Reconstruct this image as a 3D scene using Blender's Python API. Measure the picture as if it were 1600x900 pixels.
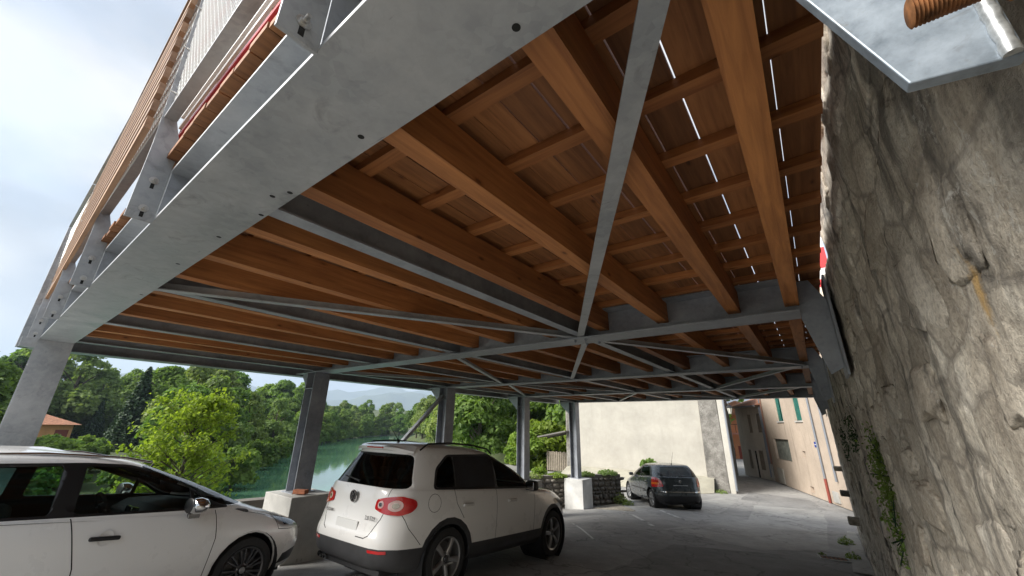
import bpy, bmesh, math, random
import numpy as np
from mathutils import Vector, Matrix, noise
R = math.radians
for o in list(bpy.data.objects): bpy.data.objects.remove(o)
sc = bpy.context.scene
col = sc.collection
rnd = random.Random(7)

# ------------------------------------------------------------------ camera, sky, sun, exposure
EYE = 1.70                                   # metres above the asphalt under the lens
YAW, PITCH, ROLL, FPX = -0.645381, 0.342418, 0.0173376, 604.667
cam = bpy.data.cameras.new('camera'); cam_o = bpy.data.objects.new('camera', cam); col.objects.link(cam_o)
F = Vector((math.sin(YAW)*math.cos(PITCH), math.cos(YAW)*math.cos(PITCH), math.sin(PITCH)))
Rt = Vector((math.cos(YAW), -math.sin(YAW), 0)); U = Rt.cross(F)
R2 = Rt*math.cos(ROLL)+U*math.sin(ROLL); U2 = U*math.cos(ROLL)-Rt*math.sin(ROLL)
cam_o.matrix_world = Matrix(((R2.x, U2.x, -F.x, 0), (R2.y, U2.y, -F.y, 0), (R2.z, U2.z, -F.z, EYE), (0, 0, 0, 1)))
cam.sensor_width = 36; cam.lens = 36*FPX/1600; cam.clip_start = 0.02; cam.clip_end = 40000
sc.camera = cam_o

SUN_EL, SUN_AZ = 34, 208                     # azimuth clockwise from +Y: the sun stands behind the lens, veiled by cloud
w = bpy.data.worlds.new('World'); sc.world = w; w.use_nodes = True
nt = w.node_tree; nt.nodes.clear(); N = nt.nodes; LK = nt.links.new
sky = N.new('ShaderNodeTexSky'); sky.sky_type = 'NISHITA'; sky.sun_disc = False
sky.sun_elevation = R(SUN_EL); sky.sun_rotation = R(SUN_AZ); sky.air_density = 1.2; sky.dust_density = 1.5
tc = N.new('ShaderNodeTexCoord'); mp = N.new('ShaderNodeMapping'); mp.inputs['Scale'].default_value = (1.0, 1.0, 1.9); mp.inputs['Rotation'].default_value = (0.1, 0.15, 0.6)
LK(tc.outputs['Generated'], mp.inputs['Vector'])
n1 = N.new('ShaderNodeTexNoise'); n1.inputs['Scale'].default_value = 2.3; n1.inputs['Detail'].default_value = 5; n1.inputs['Roughness'].default_value = .46; n1.inputs['Distortion'].default_value = .3
LK(mp.outputs['Vector'], n1.inputs['Vector'])
cov = N.new('ShaderNodeValToRGB'); cov.color_ramp.elements[0].position = .30; cov.color_ramp.elements[1].position = .56
cov.color_ramp.elements[0].color = (.58, .58, .58, 1); LK(n1.outputs['Fac'], cov.inputs['Fac'])
n2 = N.new('ShaderNodeTexNoise'); n2.inputs['Scale'].default_value = 3.4; n2.inputs['Detail'].default_value = 5; LK(mp.outputs['Vector'], n2.inputs['Vector'])
cc = N.new('ShaderNodeValToRGB'); cc.color_ramp.elements[0].position = .36; cc.color_ramp.elements[0].color = (.50, .55, .63, 1)
cc.color_ramp.elements[1].position = .62; cc.color_ramp.elements[1].color = (.84, .84, .85, 1); LK(n2.outputs['Fac'], cc.inputs['Fac'])
b1 = N.new('ShaderNodeBackground'); b1.inputs['Strength'].default_value = .05; LK(sky.outputs['Color'], b1.inputs['Color'])
b2 = N.new('ShaderNodeBackground'); b2.inputs['Strength'].default_value = .188; LK(cc.outputs['Color'], b2.inputs['Color'])
ms = N.new('ShaderNodeMixShader'); LK(cov.outputs['Color'], ms.inputs['Fac']); LK(b1.outputs[0], ms.inputs[1]); LK(b2.outputs[0], ms.inputs[2])
ow = N.new('ShaderNodeOutputWorld'); LK(ms.outputs[0], ow.inputs['Surface'])

sl = bpy.data.lights.new('sun', 'SUN'); sl.energy = 1.5; sl.angle = R(30); sl.color = (1, .96, .9)
so = bpy.data.objects.new('sun', sl); col.objects.link(so)
sd = Vector((math.sin(R(SUN_AZ))*math.cos(R(SUN_EL)), math.cos(R(SUN_AZ))*math.cos(R(SUN_EL)), math.sin(R(SUN_EL))))
so.rotation_euler = sd.to_track_quat('Z', 'Y').to_euler()
sc.view_settings.view_transform = 'Standard'; sc.view_settings.look = 'None'; sc.view_settings.gamma = 1
sc.view_settings.exposure = 2.7
try: sc.view_settings.use_curve_mapping = False
except Exception: pass

# ------------------------------------------------------------------ helpers
def tag(o, label=None, cat=None, group=None, kind=None):
    if label: o['label'] = label
    if cat: o['category'] = cat
    if group: o['group'] = group
    if kind: o['kind'] = kind
    return o
def empty(name, loc=(0, 0, 0), label=None, cat=None, group=None, parent=None):
    o = bpy.data.objects.new(name, None); col.objects.link(o); o.location = loc; o.empty_display_size = .2
    if parent: o.parent = parent
    return tag(o, label, cat, group)
def link(name, mesh, parent=None, loc=None):
    o = bpy.data.objects.new(name, mesh); col.objects.link(o)
    if parent: o.parent = parent
    if loc is not None: o.location = loc
    return o
def smooth(me, ang=None):
    for p in me.polygons: p.use_smooth = True
    if ang is not None:
        try: me.set_sharp_from_angle(angle=R(ang))
        except Exception: pass
class MB:
    def __init__(s, org=(0, 0, 0)): s.v = []; s.f = []; s.o = Vector(org)
    def add(s, vs, fs):
        n = len(s.v); s.v += [tuple(Vector(v)-s.o) for v in vs]; s.f += [tuple(i+n for i in f) for f in fs]; return s
    def box(s, x0, x1, y0, y1, z0, z1):
        return s.add([(x, y, z) for z in (z0, z1) for y in (y0, y1) for x in (x0, x1)],
                     [(0, 2, 3, 1), (4, 5, 7, 6), (0, 1, 5, 4), (2, 6, 7, 3), (0, 4, 6, 2), (1, 3, 7, 5)])
    def bar(s, p0, p1, wd, ht, up=(0, 0, 1)):
        p0 = Vector(p0); p1 = Vector(p1); d = (p1-p0).normalized(); sd_ = d.cross(Vector(up)).normalized(); u = sd_.cross(d)
        a = sd_*wd/2; b = u*ht/2
        vs = [p+q for p in (p0, p1) for q in (-a-b, a-b, a+b, -a+b)]
        return s.add(vs, [(3, 2, 1, 0), (4, 5, 6, 7), (0, 1, 5, 4), (1, 2, 6, 5), (2, 3, 7, 6), (3, 0, 4, 7)])
    def tube(s, pts, r, n=8, caps=True):
        pts = [Vector(p) for p in pts]; rs = r if isinstance(r, (list, tuple)) else [r]*len(pts)
        vs = []; fs = []; prev = None
        for i, p in enumerate(pts):
            d = (pts[min(i+1, len(pts)-1)]-pts[max(i-1, 0)]).normalized()
            a = d.cross(Vector((0, 0, 1)) if abs(d.z) < .95 else Vector((1, 0, 0))) if prev is None else prev-d*prev.dot(d)
            a.normalize(); prev = a; b = d.cross(a)
            vs += [p+(a*math.cos(2*math.pi*k/n)+b*math.sin(2*math.pi*k/n))*rs[i] for k in range(n)]
        for i in range(len(pts)-1):
            for k in range(n): fs.append((i*n+k, i*n+(k+1) % n, (i+1)*n+(k+1) % n, (i+1)*n+k))
        if caps: fs += [tuple(range(n))[::-1], tuple(range((len(pts)-1)*n, len(pts)*n))]
        return s.add(vs, fs)
    def prism(s, poly, fn0, fn1):                 # poly of 2-tuples, two maps to 3-D
        n = len(poly); vs = [fn0(*q) for q in poly]+[fn1(*q) for q in poly]
        fs = [tuple(range(n))[::-1], tuple(range(n, 2*n))]+[(i, (i+1) % n, (i+1) % n+n, i+n) for i in range(n)]
        return s.add(vs, fs)
    def lathe(s, prof, c, ax, n=32, close=False):  # prof of (along axis, radius)
        ax = Vector(ax).normalized(); a = ax.cross(Vector((0, 0, 1)) if abs(ax.z) < .9 else Vector((1, 0, 0))).normalized(); b = ax.cross(a); c = Vector(c)
        vs = [c+ax*h+(a*math.cos(2*math.pi*k/n)+b*math.sin(2*math.pi*k/n))*r for h, r in prof for k in range(n)]
        fs = [(i*n+k, i*n+(k+1) % n, (i+1)*n+(k+1) % n, (i+1)*n+k) for i in range(len(prof)-1) for k in range(n)]
        return s.add(vs, fs)
    def mesh(s, name, mat=None, sm=None):
        me = bpy.data.meshes.new(name); me.from_pydata(s.v, [], s.f); me.update()
        bm = bmesh.new(); bm.from_mesh(me); bmesh.ops.recalc_face_normals(bm, faces=bm.faces); bm.to_mesh(me); bm.free()
        if mat: me.materials.append(mat)
        if sm is not None: smooth(me, sm)
        return me
    def build(s, name, mat=None, parent=None, sm=None, bevel=0):
        o = link(name, s.mesh(name, mat, sm), parent)
        if bevel:
            m = o.modifiers.new('bevel', 'BEVEL'); m.width = bevel; m.segments = 2; m.limit_method = 'ANGLE'; m.angle_limit = R(40)
        return o

def text_mesh(body, size, ext=.003):              # made while the scene is still empty
    cu = bpy.data.curves.new('lettering', 'FONT'); cu.body = body; cu.size = size; cu.extrude = ext; cu.align_x = 'CENTER'; cu.align_y = 'CENTER'
    o = bpy.data.objects.new('lettering', cu); col.objects.link(o); bpy.context.view_layer.update()
    me = bpy.data.meshes.new_from_object(o.evaluated_get(bpy.context.evaluated_depsgraph_get())); bpy.data.objects.remove(o); me.materials.clear(); return me
LETTERS = {'2.0 TDI': text_mesh('2.0 TDI', .062), 'TIGUAN': text_mesh('TIGUAN', .052)}

# ------------------------------------------------------------------ materials
def mat(name): 
    m = bpy.data.materials.new(name); m.use_nodes = True
    return m, m.node_tree, m.node_tree.nodes['Principled BSDF']
def nn(t, kind, **kw):
    n = t.nodes.new(kind)
    for k, v in kw.items():
        if k in n.inputs: n.inputs[k].default_value = v
        else: setattr(n, k, v)
    return n
def ramp(t, fac, stops):
    r = t.nodes.new('ShaderNodeValToRGB'); e = r.color_ramp.elements
    while len(e) < len(stops): e.new(.5)
    for i, (p, c) in enumerate(stops): e[i].position = p; e[i].color = (*c, 1) if len(c) == 3 else c
    t.links.new(fac, r.inputs['Fac']); return r.outputs['Color']
def mixc(t, fac, a, b, mode='MIX'):
    m = t.nodes.new('ShaderNodeMix'); m.data_type = 'RGBA'; m.blend_type = mode
    for s, v in ((m.inputs[0], fac), (m.inputs[6], a), (m.inputs[7], b)):
        if hasattr(v, 'default_value') or hasattr(v, 'links'): t.links.new(v, s)
        elif isinstance(v, (int, float)): s.default_value = v
        else: s.default_value = (*v, 1)
    return m.outputs[2]
def coords(t, scale=(1, 1, 1), kind='Object', rand=False, rot=(0, 0, 0)):
    if kind == 'Position': src = t.nodes.new('ShaderNodeNewGeometry').outputs['Position']
    else: src = t.nodes.new('ShaderNodeTexCoord').outputs[kind]
    m = t.nodes.new('ShaderNodeMapping'); m.inputs['Scale'].default_value = scale; m.inputs['Rotation'].default_value = rot
    t.links.new(src, m.inputs['Vector'])
    if rand:
        oi = t.nodes.new('ShaderNodeObjectInfo'); v = t.nodes.new('ShaderNodeVectorMath'); v.operation = 'SCALE'; v.inputs[0].default_value = (71, 37, 53)
        t.links.new(oi.outputs['Random'], v.inputs['Scale']); t.links.new(v.outputs[0], m.inputs['Location'])
    return m.outputs['Vector']
def noi(t, vec, scale, detail=4, rough=.55, dist=0):
    n = nn(t, 'ShaderNodeTexNoise', Scale=scale, Detail=detail, Roughness=rough, Distortion=dist); t.links.new(vec, n.inputs['Vector']); return n.outputs['Fac']
def bump(t, b, h, strength=.3, dist=.01):
    n = nn(t, 'ShaderNodeBump', Strength=strength, Distance=dist); t.links.new(h, n.inputs['Height']); t.links.new(n.outputs[0], b.inputs['Normal'])
def plain(name, c, rough=.5, metal=0, coat=0, var=0, sc_=6):
    m, t, b = mat(name); b.inputs['Base Color'].default_value = (*c, 1); b.inputs['Roughness'].default_value = rough; b.inputs['Metallic'].default_value = metal
    b.inputs['Coat Weight'].default_value = coat
    if var:
        v = coords(t); f = noi(t, v, sc_, 5)
        t.links.new(ramp(t, f, [(.3, tuple(x*(1-var) for x in c)), (.7, tuple(min(1, x*(1+var)) for x in c))]), b.inputs['Base Color'])
    return m
def wood(name, dark, light, ax, scale=1.0, rough=.65):
    m, t, b = mat(name)
    s = [14, 14, 14]; s[ax] = .9
    v = coords(t, tuple(x*scale for x in s), rand=True)
    f = noi(t, v, 2.2, 6, .6, .6); g = noi(t, coords(t, (1.2, 1.2, 1.2), rand=True), 1.3, 3)
    c = ramp(t, f, [(.25, dark), (.5, tuple((a+b_)/2 for a, b_ in zip(dark, light))), (.75, light)])
    c = mixc(t, .35, c, ramp(t, g, [(.3, (.55, .5, .45)), (.7, (1.15, 1.12, 1.1))]), 'MULTIPLY')
    # knots
    vo = nn(t, 'ShaderNodeTexVoronoi', Scale=2.6); s2 = [3.2, 3.2, 3.2]; s2[ax] = 1.3
    t.links.new(coords(t, tuple(s2), rand=True), vo.inputs['Vector'])
    k = ramp(t, vo.outputs['Distance'], [(.05, (.22, .16, .11)), (.085, (.7, .6, .5)), (.15, (1, 1, 1))]); c = mixc(t, .85, c, k, 'MULTIPLY')
    oi = t.nodes.new('ShaderNodeObjectInfo'); c = mixc(t, .8, c, ramp(t, oi.outputs['Random'], [(0, (.55, .52, .50)), (.35, (.85, .80, .76)), (.7, (1.0, .98, .95)), (1, (1.28, 1.25, 1.2))]), 'MULTIPLY')
    t.links.new(c, b.inputs['Base Color']); b.inputs['Roughness'].default_value = rough; bump(t, b, f, .35, .004)
    return m
M = {}
M['joist'] = wood('larch_joist', (.24, .087, .027), (.54, .232, .074), 1)
M['batten'] = wood('larch_batten', (.24, .087, .027), (.54, .232, .074), 0)
M['board'] = wood('larch_board', (.15, .058, .02), (.38, .168, .06), 1)
M['slat'] = wood('larch_slat', (.22, .125, .072), (.38, .24, .15), 0)
def galv(name, lo, hi, metal=.35, rough=.48, stain=.5, k_=1):
    m, t, b = mat(name); v = coords(t, (k_, k_, k_))
    vo = nn(t, 'ShaderNodeTexVoronoi', Scale=38.0); t.links.new(v, vo.inputs['Vector'])
    sp = ramp(t, vo.outputs['Color'], [(.2, tuple(x*.9 for x in lo)), (.8, tuple(x*1.06 for x in lo))])
    f = noi(t, v, 2.3, 7, .62); c = mixc(t, ramp(t, f, [(.35, (0, 0, 0)), (.68, (1, 1, 1))]), sp, hi)
    s = noi(t, coords(t, (2.6*k_, 3.4*k_, 3.4*k_)), 1.9, 8, .68, 1.2); c = mixc(t, ramp(t, s, [(.56, (0, 0, 0)), (.72, (stain, stain, stain))]), c, (.14, .145, .145)); s3 = noi(t, coords(t, (3, 24, 24)), 1.2, 6, .7, .4); c = mixc(t, ramp(t, s3, [(.66, (0, 0, 0)), (.74, (.55, .55, .55))]), c, (.11, .11, .108)); w_ = noi(t, v, 9, 6, .7); c = mixc(t, .55, c, ramp(t, w_, [(.3, (.8, .81, .83)), (.7, (1.14, 1.13, 1.12))]), 'MULTIPLY')
    t.links.new(c, b.inputs['Base Color']); b.inputs['Metallic'].default_value = metal
    t.links.new(ramp(t, f, [(.3, (rough-.1,)*3), (.7, (rough+.14,)*3)]), b.inputs['Roughness']); bump(t, b, f, .08, .003)
    return m
M['galv'] = galv('galvanised_steel', (.30, .32, .34), (.42, .43, .44))
M['galv_dark'] = galv('galvanised_steel_weathered', (.24, .26, .29), (.36, .38, .41), .4, .5)
M['galv_bright'] = galv('galvanised_plate', (.13, .16, .19), (.25, .29, .33), .30, .42, .6, 9)
M['zinc'] = plain('zinc_bolt', (.55, .55, .54), .28, .9)
M['weld'] = plain('weld_bead', (.30, .31, .31), .42, .6, var=.35, sc_=160)
M['rust'] = plain('rusty_steel', (.20, .085, .03), .8, .3, var=.6, sc_=90)
M['black'] = plain('black_rubber', (.012, .012, .013), .6)
M['hole'] = plain('bolt_hole_dark', (.01, .01, .01), .9)
def concrete(name, c, pits=True, s=1.0):
    m, t, b = mat(name); v = coords(t); f = noi(t, v, 3.1*s, 7, .62); g = noi(t, v, 17*s, 5, .7)
    k = ramp(t, f, [(.3, tuple(x*.78 for x in c)), (.7, tuple(x*1.1 for x in c))])
    if pits: k = mixc(t, ramp(t, noi(t, v, 6*s, 3, .5), [(.63, (0, 0, 0)), (.72, (.75,)*3)]), k, tuple(x*.45 for x in (c[0], c[1]*.9, c[2]*.78)))
    t.links.new(k, b.inputs['Base Color']); b.inputs['Roughness'].default_value = .9; bump(t, b, g, .25, .01); return m
M['concrete'] = concrete('cast_concrete', (.42, .41, .38))
M['concrete_new'] = concrete('pale_concrete', (.56, .56, .54), False)

# ------------------------------------------------------------------ terrain height (one function for ground, cars, walls)
def sstep(a, b, x): 
    x = min(1, max(0, (x-a)/(b-a))); return x*x*(3-2*x)
def gz(x, y):
    yy = y if y < 16 else 16+(min(y, 20)-16)*(1-(min(y, 20)-16)/8)
    z = -.06*max(yy, -6) + .085*max(-3.2, min(0, x+5))*(1-sstep(15, 19, y))
    return z
WATER = -3.8

# ------------------------------------------------------------------ terrain, river
LEFT = [(-60, -160), (-45, -60), (-37, -20), (-35, 2), (-39, 14), (-47, 18.5), (-75.5, 34.7), (-95, 47.7), (-122, 70.7), (-150, 97.5), (-176, 130), (-200, 190), (-215, 300)]
RIGHT = [(-14, -160), (-13, -60), (-12.6, -20), (-12.6, 6), (-15, 13), (-21, 22), (-50, 47), (-85, 72), (-112, 92), (-138, 118), (-160, 150), (-178, 200), (-190, 300)]
def pdist(P, X, Y):
    P = np.array(P, float); best = np.full(X.shape, 1e9); side = np.zeros(X.shape)
    for (x0, y0), (x1, y1) in zip(P[:-1], P[1:]):
        dx, dy = x1-x0, y1-y0; t = np.clip(((X-x0)*dx+(Y-y0)*dy)/(dx*dx+dy*dy), 0, 1)
        d = np.hypot(X-x0-t*dx, Y-y0-t*dy); s = (X-x0)*dy-(Y-y0)*dx
        m = d < best; best = np.where(m, d, best); side = np.where(m, np.sign(s), side)
    return best, side                       # side > 0: to the right of the line
def hills(X, Y):
    X = np.asarray(X, float); Y = np.asarray(Y, float)
    dl, sl_ = pdist(LEFT, X, Y); dr, sr = pdist(RIGHT, X, Y)
    inl = sl_ < 0; inr = sr > 0
    D = np.hypot(X, Y)
    zl = WATER+.4+.055*np.minimum(dl, 60)+.085*np.clip(dl-60, 0, 220)
    zr = WATER+.3+np.minimum(dr, 4.5)*.55+.02*np.clip(dr-4, 0, 120)
    z = np.where(inl, zl, np.where(inr, zr, WATER-2.0))
    und = np.sin(X*.031+1)*np.cos(Y*.027)*1.2+np.sin(X*.011)*np.sin(Y*.013+2)*3
    z = z+und*np.clip((D-60)/120, 0, 1)*(inl | inr)
    return z
def terrain_z(x, y): return float(hills(np.array([x]), np.array([y]))[0])
def build_ground():
    k = np.linspace(-1, 1, 191); ax = np.sinh(k*5.2)/np.sinh(5.2)*9000
    X, Y = np.meshgrid(ax-14, ax+8); Z = hills(X, Y)
    # the terrace, the lane and the upper street stand on fill
    flat = (X > -9.6) & (Y < 60)
    G = np.vectorize(gz)(X, Y)-.35
    Z = np.where(flat, G, Z)
    n = len(ax); v = np.stack([X.ravel(), Y.ravel(), Z.ravel()], 1).tolist()
    f = [(j*n+i, j*n+i+1, (j+1)*n+i+1, (j+1)*n+i) for j in range(n-1) for i in range(n-1)]
    me = bpy.data.meshes.new('ground'); me.from_pydata(v, [], f); smooth(me)
    m, t, b = mat('meadow_and_scrub'); p = coords(t, kind='Position'); a = noi(t, p, .35, 6); c = noi(t, p, 3, 5)
    k_ = mixc(t, .5, ramp(t, a, [(.3, (.035, .06, .015)), (.7, (.09, .12, .035))]), ramp(t, c, [(.3, (.04, .055, .02)), (.7, (.10, .11, .05))]))
    t.links.new(k_, b.inputs['Base Color']); b.inputs['Roughness'].default_value = .95; me.materials.append(m)
    tag(link('ground', me), kind='structure')
build_ground()
def build_river():
    v = [(x, y, WATER) for x, y in ((-520, -200), (20, -200), (20, 420), (-520, 420))]
    me = bpy.data.meshes.new('river'); me.from_pydata(v, [], [(0, 1, 2, 3)])
    m, t, b = mat('green_river_water'); b.inputs['Base Color'].default_value = (.075, .185, .115, 1); b.inputs['Roughness'].default_value = .05
    b.inputs['IOR'].default_value = 1.33; b.inputs['Specular IOR Level'].default_value = .9
    p = coords(t, (1, 1, 1), 'Position', rot=(0, 0, R(35))); h = noi(t, p, 1.3, 3, .5); 
    bump(t, b, h, .10, .03); me.materials.append(m)
    tag(link('river', me), kind='structure')
build_river()

# ------------------------------------------------------------------ asphalt
def asphalt(name, c, seed=0):
    m, t, b = mat(name); p = coords(t, kind='Position'); big = noi(t, p, .55+.1*seed, 6, .6, .3); mid = noi(t, p, 3.3, 6, .65); fine = noi(t, p, 120, 2, .6)
    k = ramp(t, big, [(.3, tuple(x*.78 for x in c)), (.7, tuple(x*1.2 for x in c))])
    k = mixc(t, .5, k, ramp(t, mid, [(.35, (.72, .72, .72)), (.65, (1.2, 1.19, 1.16))]), 'MULTIPLY')
    k = mixc(t, .45, k, ramp(t, fine, [(.35, (.5, .5, .5)), (.65, (1.5, 1.5, 1.48))]), 'MULTIPLY')
    sp = noi(t, p, 1.25, 7, .7); k = mixc(t, ramp(t, sp, [(.60, (0, 0, 0)), (.70, (.5,)*3)]), k, tuple(x*.5 for x in c)); sp2 = noi(t, p, 2.1, 6, .72, .4); k = mixc(t, ramp(t, sp2, [(.62, (0, 0, 0)), (.72, (.55,)*3)]), k, tuple(min(.6, x*1.55) for x in c))
    # cracks
    vo = nn(t, 'ShaderNodeTexVoronoi', feature='DISTANCE_TO_EDGE', Scale=.55); wv = nn(t, 'ShaderNodeVectorMath', operation='ADD')
    nz = nn(t, 'ShaderNodeTexNoise', Scale=1.8, Detail=6.0); t.links.new(p, nz.inputs['Vector']); t.links.new(p, wv.inputs[0]); t.links.new(nz.outputs['Color'], wv.inputs[1]); t.links.new(wv.outputs[0], vo.inputs['Vector'])
    k = mixc(t, ramp(t, vo.outputs['Distance'], [(.004, (.7, .7, .7)), (.012, (0, 0, 0))]), k, tuple(x*.4 for x in c))
    t.links.new(k, b.inputs['Base Color']); b.inputs['Roughness'].default_value = .88; bump(t, b, fine, .5, .006); return m
M['asphalt'] = asphalt('worn_asphalt', (.29, .286, .277)); M['asphalt_dark'] = asphalt('patched_shaded_asphalt', (.22, .218, .214), 1); M['asphalt_pale'] = asphalt('bleached_asphalt', (.36, .355, .34), 2)
def sheet(name, x0, x1, y0, y1, m, dz, step=.5):
    nx = max(2, int((x1-x0)/step)+1); ny = max(2, int((y1-y0)/step)+1)
    v = []; 
    for j in range(ny):
        for i in range(nx):
            x = x0+(x1-x0)*i/(nx-1); y = y0+(y1-y0)*j/(ny-1); v.append((x, y, gz(x, y)+dz))
    f = [(j*nx+i, j*nx+i+1, (j+1)*nx+i+1, (j+1)*nx+i) for j in range(ny-1) for i in range(nx-1)]
    me = bpy.data.meshes.new(name); me.from_pydata(v, [], f); smooth(me); me.materials.append(m)
    return link(name, me)
def drape(name, poly, m, dz, parent=None, cuts=.45):
    bm = bmesh.new(); vs = [bm.verts.new((x, y, 0)) for x, y in poly]; bm.faces.new(vs)
    xs = [q[0] for q in poly]; ys = [q[1] for q in poly]
    for a, lo, hi in ((0, min(xs), max(xs)), (1, min(ys), max(ys))):
        q = lo+cuts
        while q < hi:
            co = [0, 0, 0]; no = [0, 0, 0]; co[a] = q; no[a] = 1
            bmesh.ops.bisect_plane(bm, geom=bm.verts[:]+bm.edges[:]+bm.faces[:], plane_co=co, plane_no=no); q += cuts
    for v in bm.verts: v.co.z = gz(v.co.x, v.co.y)+dz
    for f in bm.faces:
        if f.normal.z < 0: f.normal_flip()
    me = bpy.data.meshes.new(name); bm.to_mesh(me); bm.free(); me.materials.append(m); smooth(me)
    return link(name, me, parent)
tag(sheet('parking_lot', -8.75, .9, -9, 16, M['asphalt'], 0), kind='structure')
lane = tag(sheet('lane', -20, 14, 16.002, 60, M['asphalt'], 0, 1.0), kind='structure')
def wob(poly, a=.05, n=5, seed=1):
    r = random.Random(seed); out = []
    for (x0, y0), (x1, y1) in zip(poly, poly[1:]+poly[:1]):
        for i in range(n): t_ = i/n; out.append((x0+(x1-x0)*t_+r.uniform(-a, a), y0+(y1-y0)*t_+r.uniform(-a, a)))
    return out
tag(drape('asphalt_tone_patch', wob([(-3.1, 2.0), (-3.0, 7.0), (-2.85, 9.6), (-.2, 10.9), (.2, 7), (.1, 2)], .06, 8), M['asphalt_dark'], .004), kind='structure')  # shade under the deck, put into the ground as a darker asphalt colour
tag(drape('asphalt_tone_patch', wob([(-3.6, 11.2), (-2.3, 15.4), (-2.6, 19.5), (-.4, 20), (-.3, 11.8), (-1.5, 10.6)], .05, 6, 3), M['asphalt_pale'], .004), kind='structure')
tag(drape('asphalt_tone_patch', wob([(-5.9, 16.1), (-3.2, 15.7), (-3.3, 19.8), (-4.0, 20.4)], .05, 6, 4), M['asphalt_pale'], .006), kind='structure')
tag(drape('asphalt_tone_patch', wob([(-3.2, 20.6), (-.3, 20.2), (-.9, 22.6), (-3.2, 23.2)], .05, 6, 5), M['asphalt_dark'], .005), kind='structure')
m, t, b = mat('worn_white_paint'); p_ = coords(t, kind='Position'); f_ = noi(t, p_, 9, 6, .7); g_ = noi(t, p_, 1.7, 3)
mm = nn(t, 'ShaderNodeMath', operation='ADD'); t.links.new(f_, mm.inputs[0]); t.links.new(g_, mm.inputs[1])
t.links.new(ramp(t, mm.outputs[0], [(.92, (.19, .187, .18)), (1.12, (.60, .60, .58))]), b.inputs['Base Color']); b.inputs['Roughness'].default_value = .8; M['paint_line'] = m
for q in ([(-5.64, 13.66), (-5.54, 13.70), (-3.87, 11.48), (-3.97, 11.44)], [(-5.74, 10.34), (-5.64, 10.30), (-4.09, 8.49), (-4.19, 8.53)], [(-4.9, 14.9), (-4.8, 14.95), (-3.5, 13.3), (-3.6, 13.25)],
          [(-3.05, 12.3), (-2.95, 12.4), (-2.2, 12.9), (-2.25, 12.8)]):
    tag(drape('parking_line', q, M['paint_line'], .009), kind='structure')

# ------------------------------------------------------------------ retaining wall on the right
def wallx(y, z):                                 # face of the rubble masonry
    x = .235+.05*sstep(0, 3, y)+.012*math.sin(y*.9)+(2.95-z)*.012
    a = noise.noise((y*1.1, z*.9, 3.1))*.020+noise.noise((y*3.1, z*2.7, 7.7))*.010
    return x+a*(.6 if y < 1.2 else 1)
def build_stone_wall():
    ys = [-9, -6, -4, -2.5, -1.6, -1.0]+list(np.arange(-.6, 1.6, .012))+list(np.arange(1.6, 4, .03))+list(np.arange(4, 9, .07))+list(np.arange(9, 15.71, .14))
    nz_ = 170; v = []
    for y in ys:
        WT = 3.42-.49*sstep(3.0, 3.5, y)+.02*math.sin(y*5)
        zb = gz(.3, y)-.2
        for k in range(nz_+1):
            z = zb+(WT-zb)*k/nz_; x = wallx(y, z)
            h = noise.fractal((y*8, z*8, 1.5), .8, 2.1, 5)*.007+noise.fractal((y*30, z*30, 4.5), .7, 2.1, 4)*.0038
            r_ = noise.noise((y*4.2, z*3.4, 11)); h += -.012*max(0, r_-.15)*2   # hollows between stones
            v.append((x-h, y, z))
    n = nz_+1; f = [(j*n+k, j*n+k+1, (j+1)*n+k+1, (j+1)*n+k) for j in range(len(ys)-1) for k in range(nz_)]
    # far end and top return
    b0 = len(v); 
    for k in range(n): q = v[(len(ys)-1)*n+k]; v.append((1.6, q[1], q[2]))
    f += [((len(ys)-1)*n+k, (len(ys)-1)*n+k+1, b0+k+1, b0+k) for k in range(nz_)]
    b1 = len(v)
    for j in range(len(ys)): q = v[j*n+nz_]; v.append((1.6, q[1], q[2]+.01))
    f += [(j*n+nz_, b1+j, b1+j+1, (j+1)*n+nz_) for j in range(len(ys)-1)]
    me = bpy.data.meshes.new('rubble_face'); me.from_pydata(v, [], f); smooth(me)
    bm = bmesh.new(); bm.from_mesh(me); bmesh.ops.recalc_face_normals(bm, faces=bm.faces)
    if sum(fc.normal.x for fc in bm.faces) > 0: bmesh.ops.reverse_faces(bm, faces=bm.faces)
    bm.to_mesh(me); bm.free()
    return me
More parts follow.
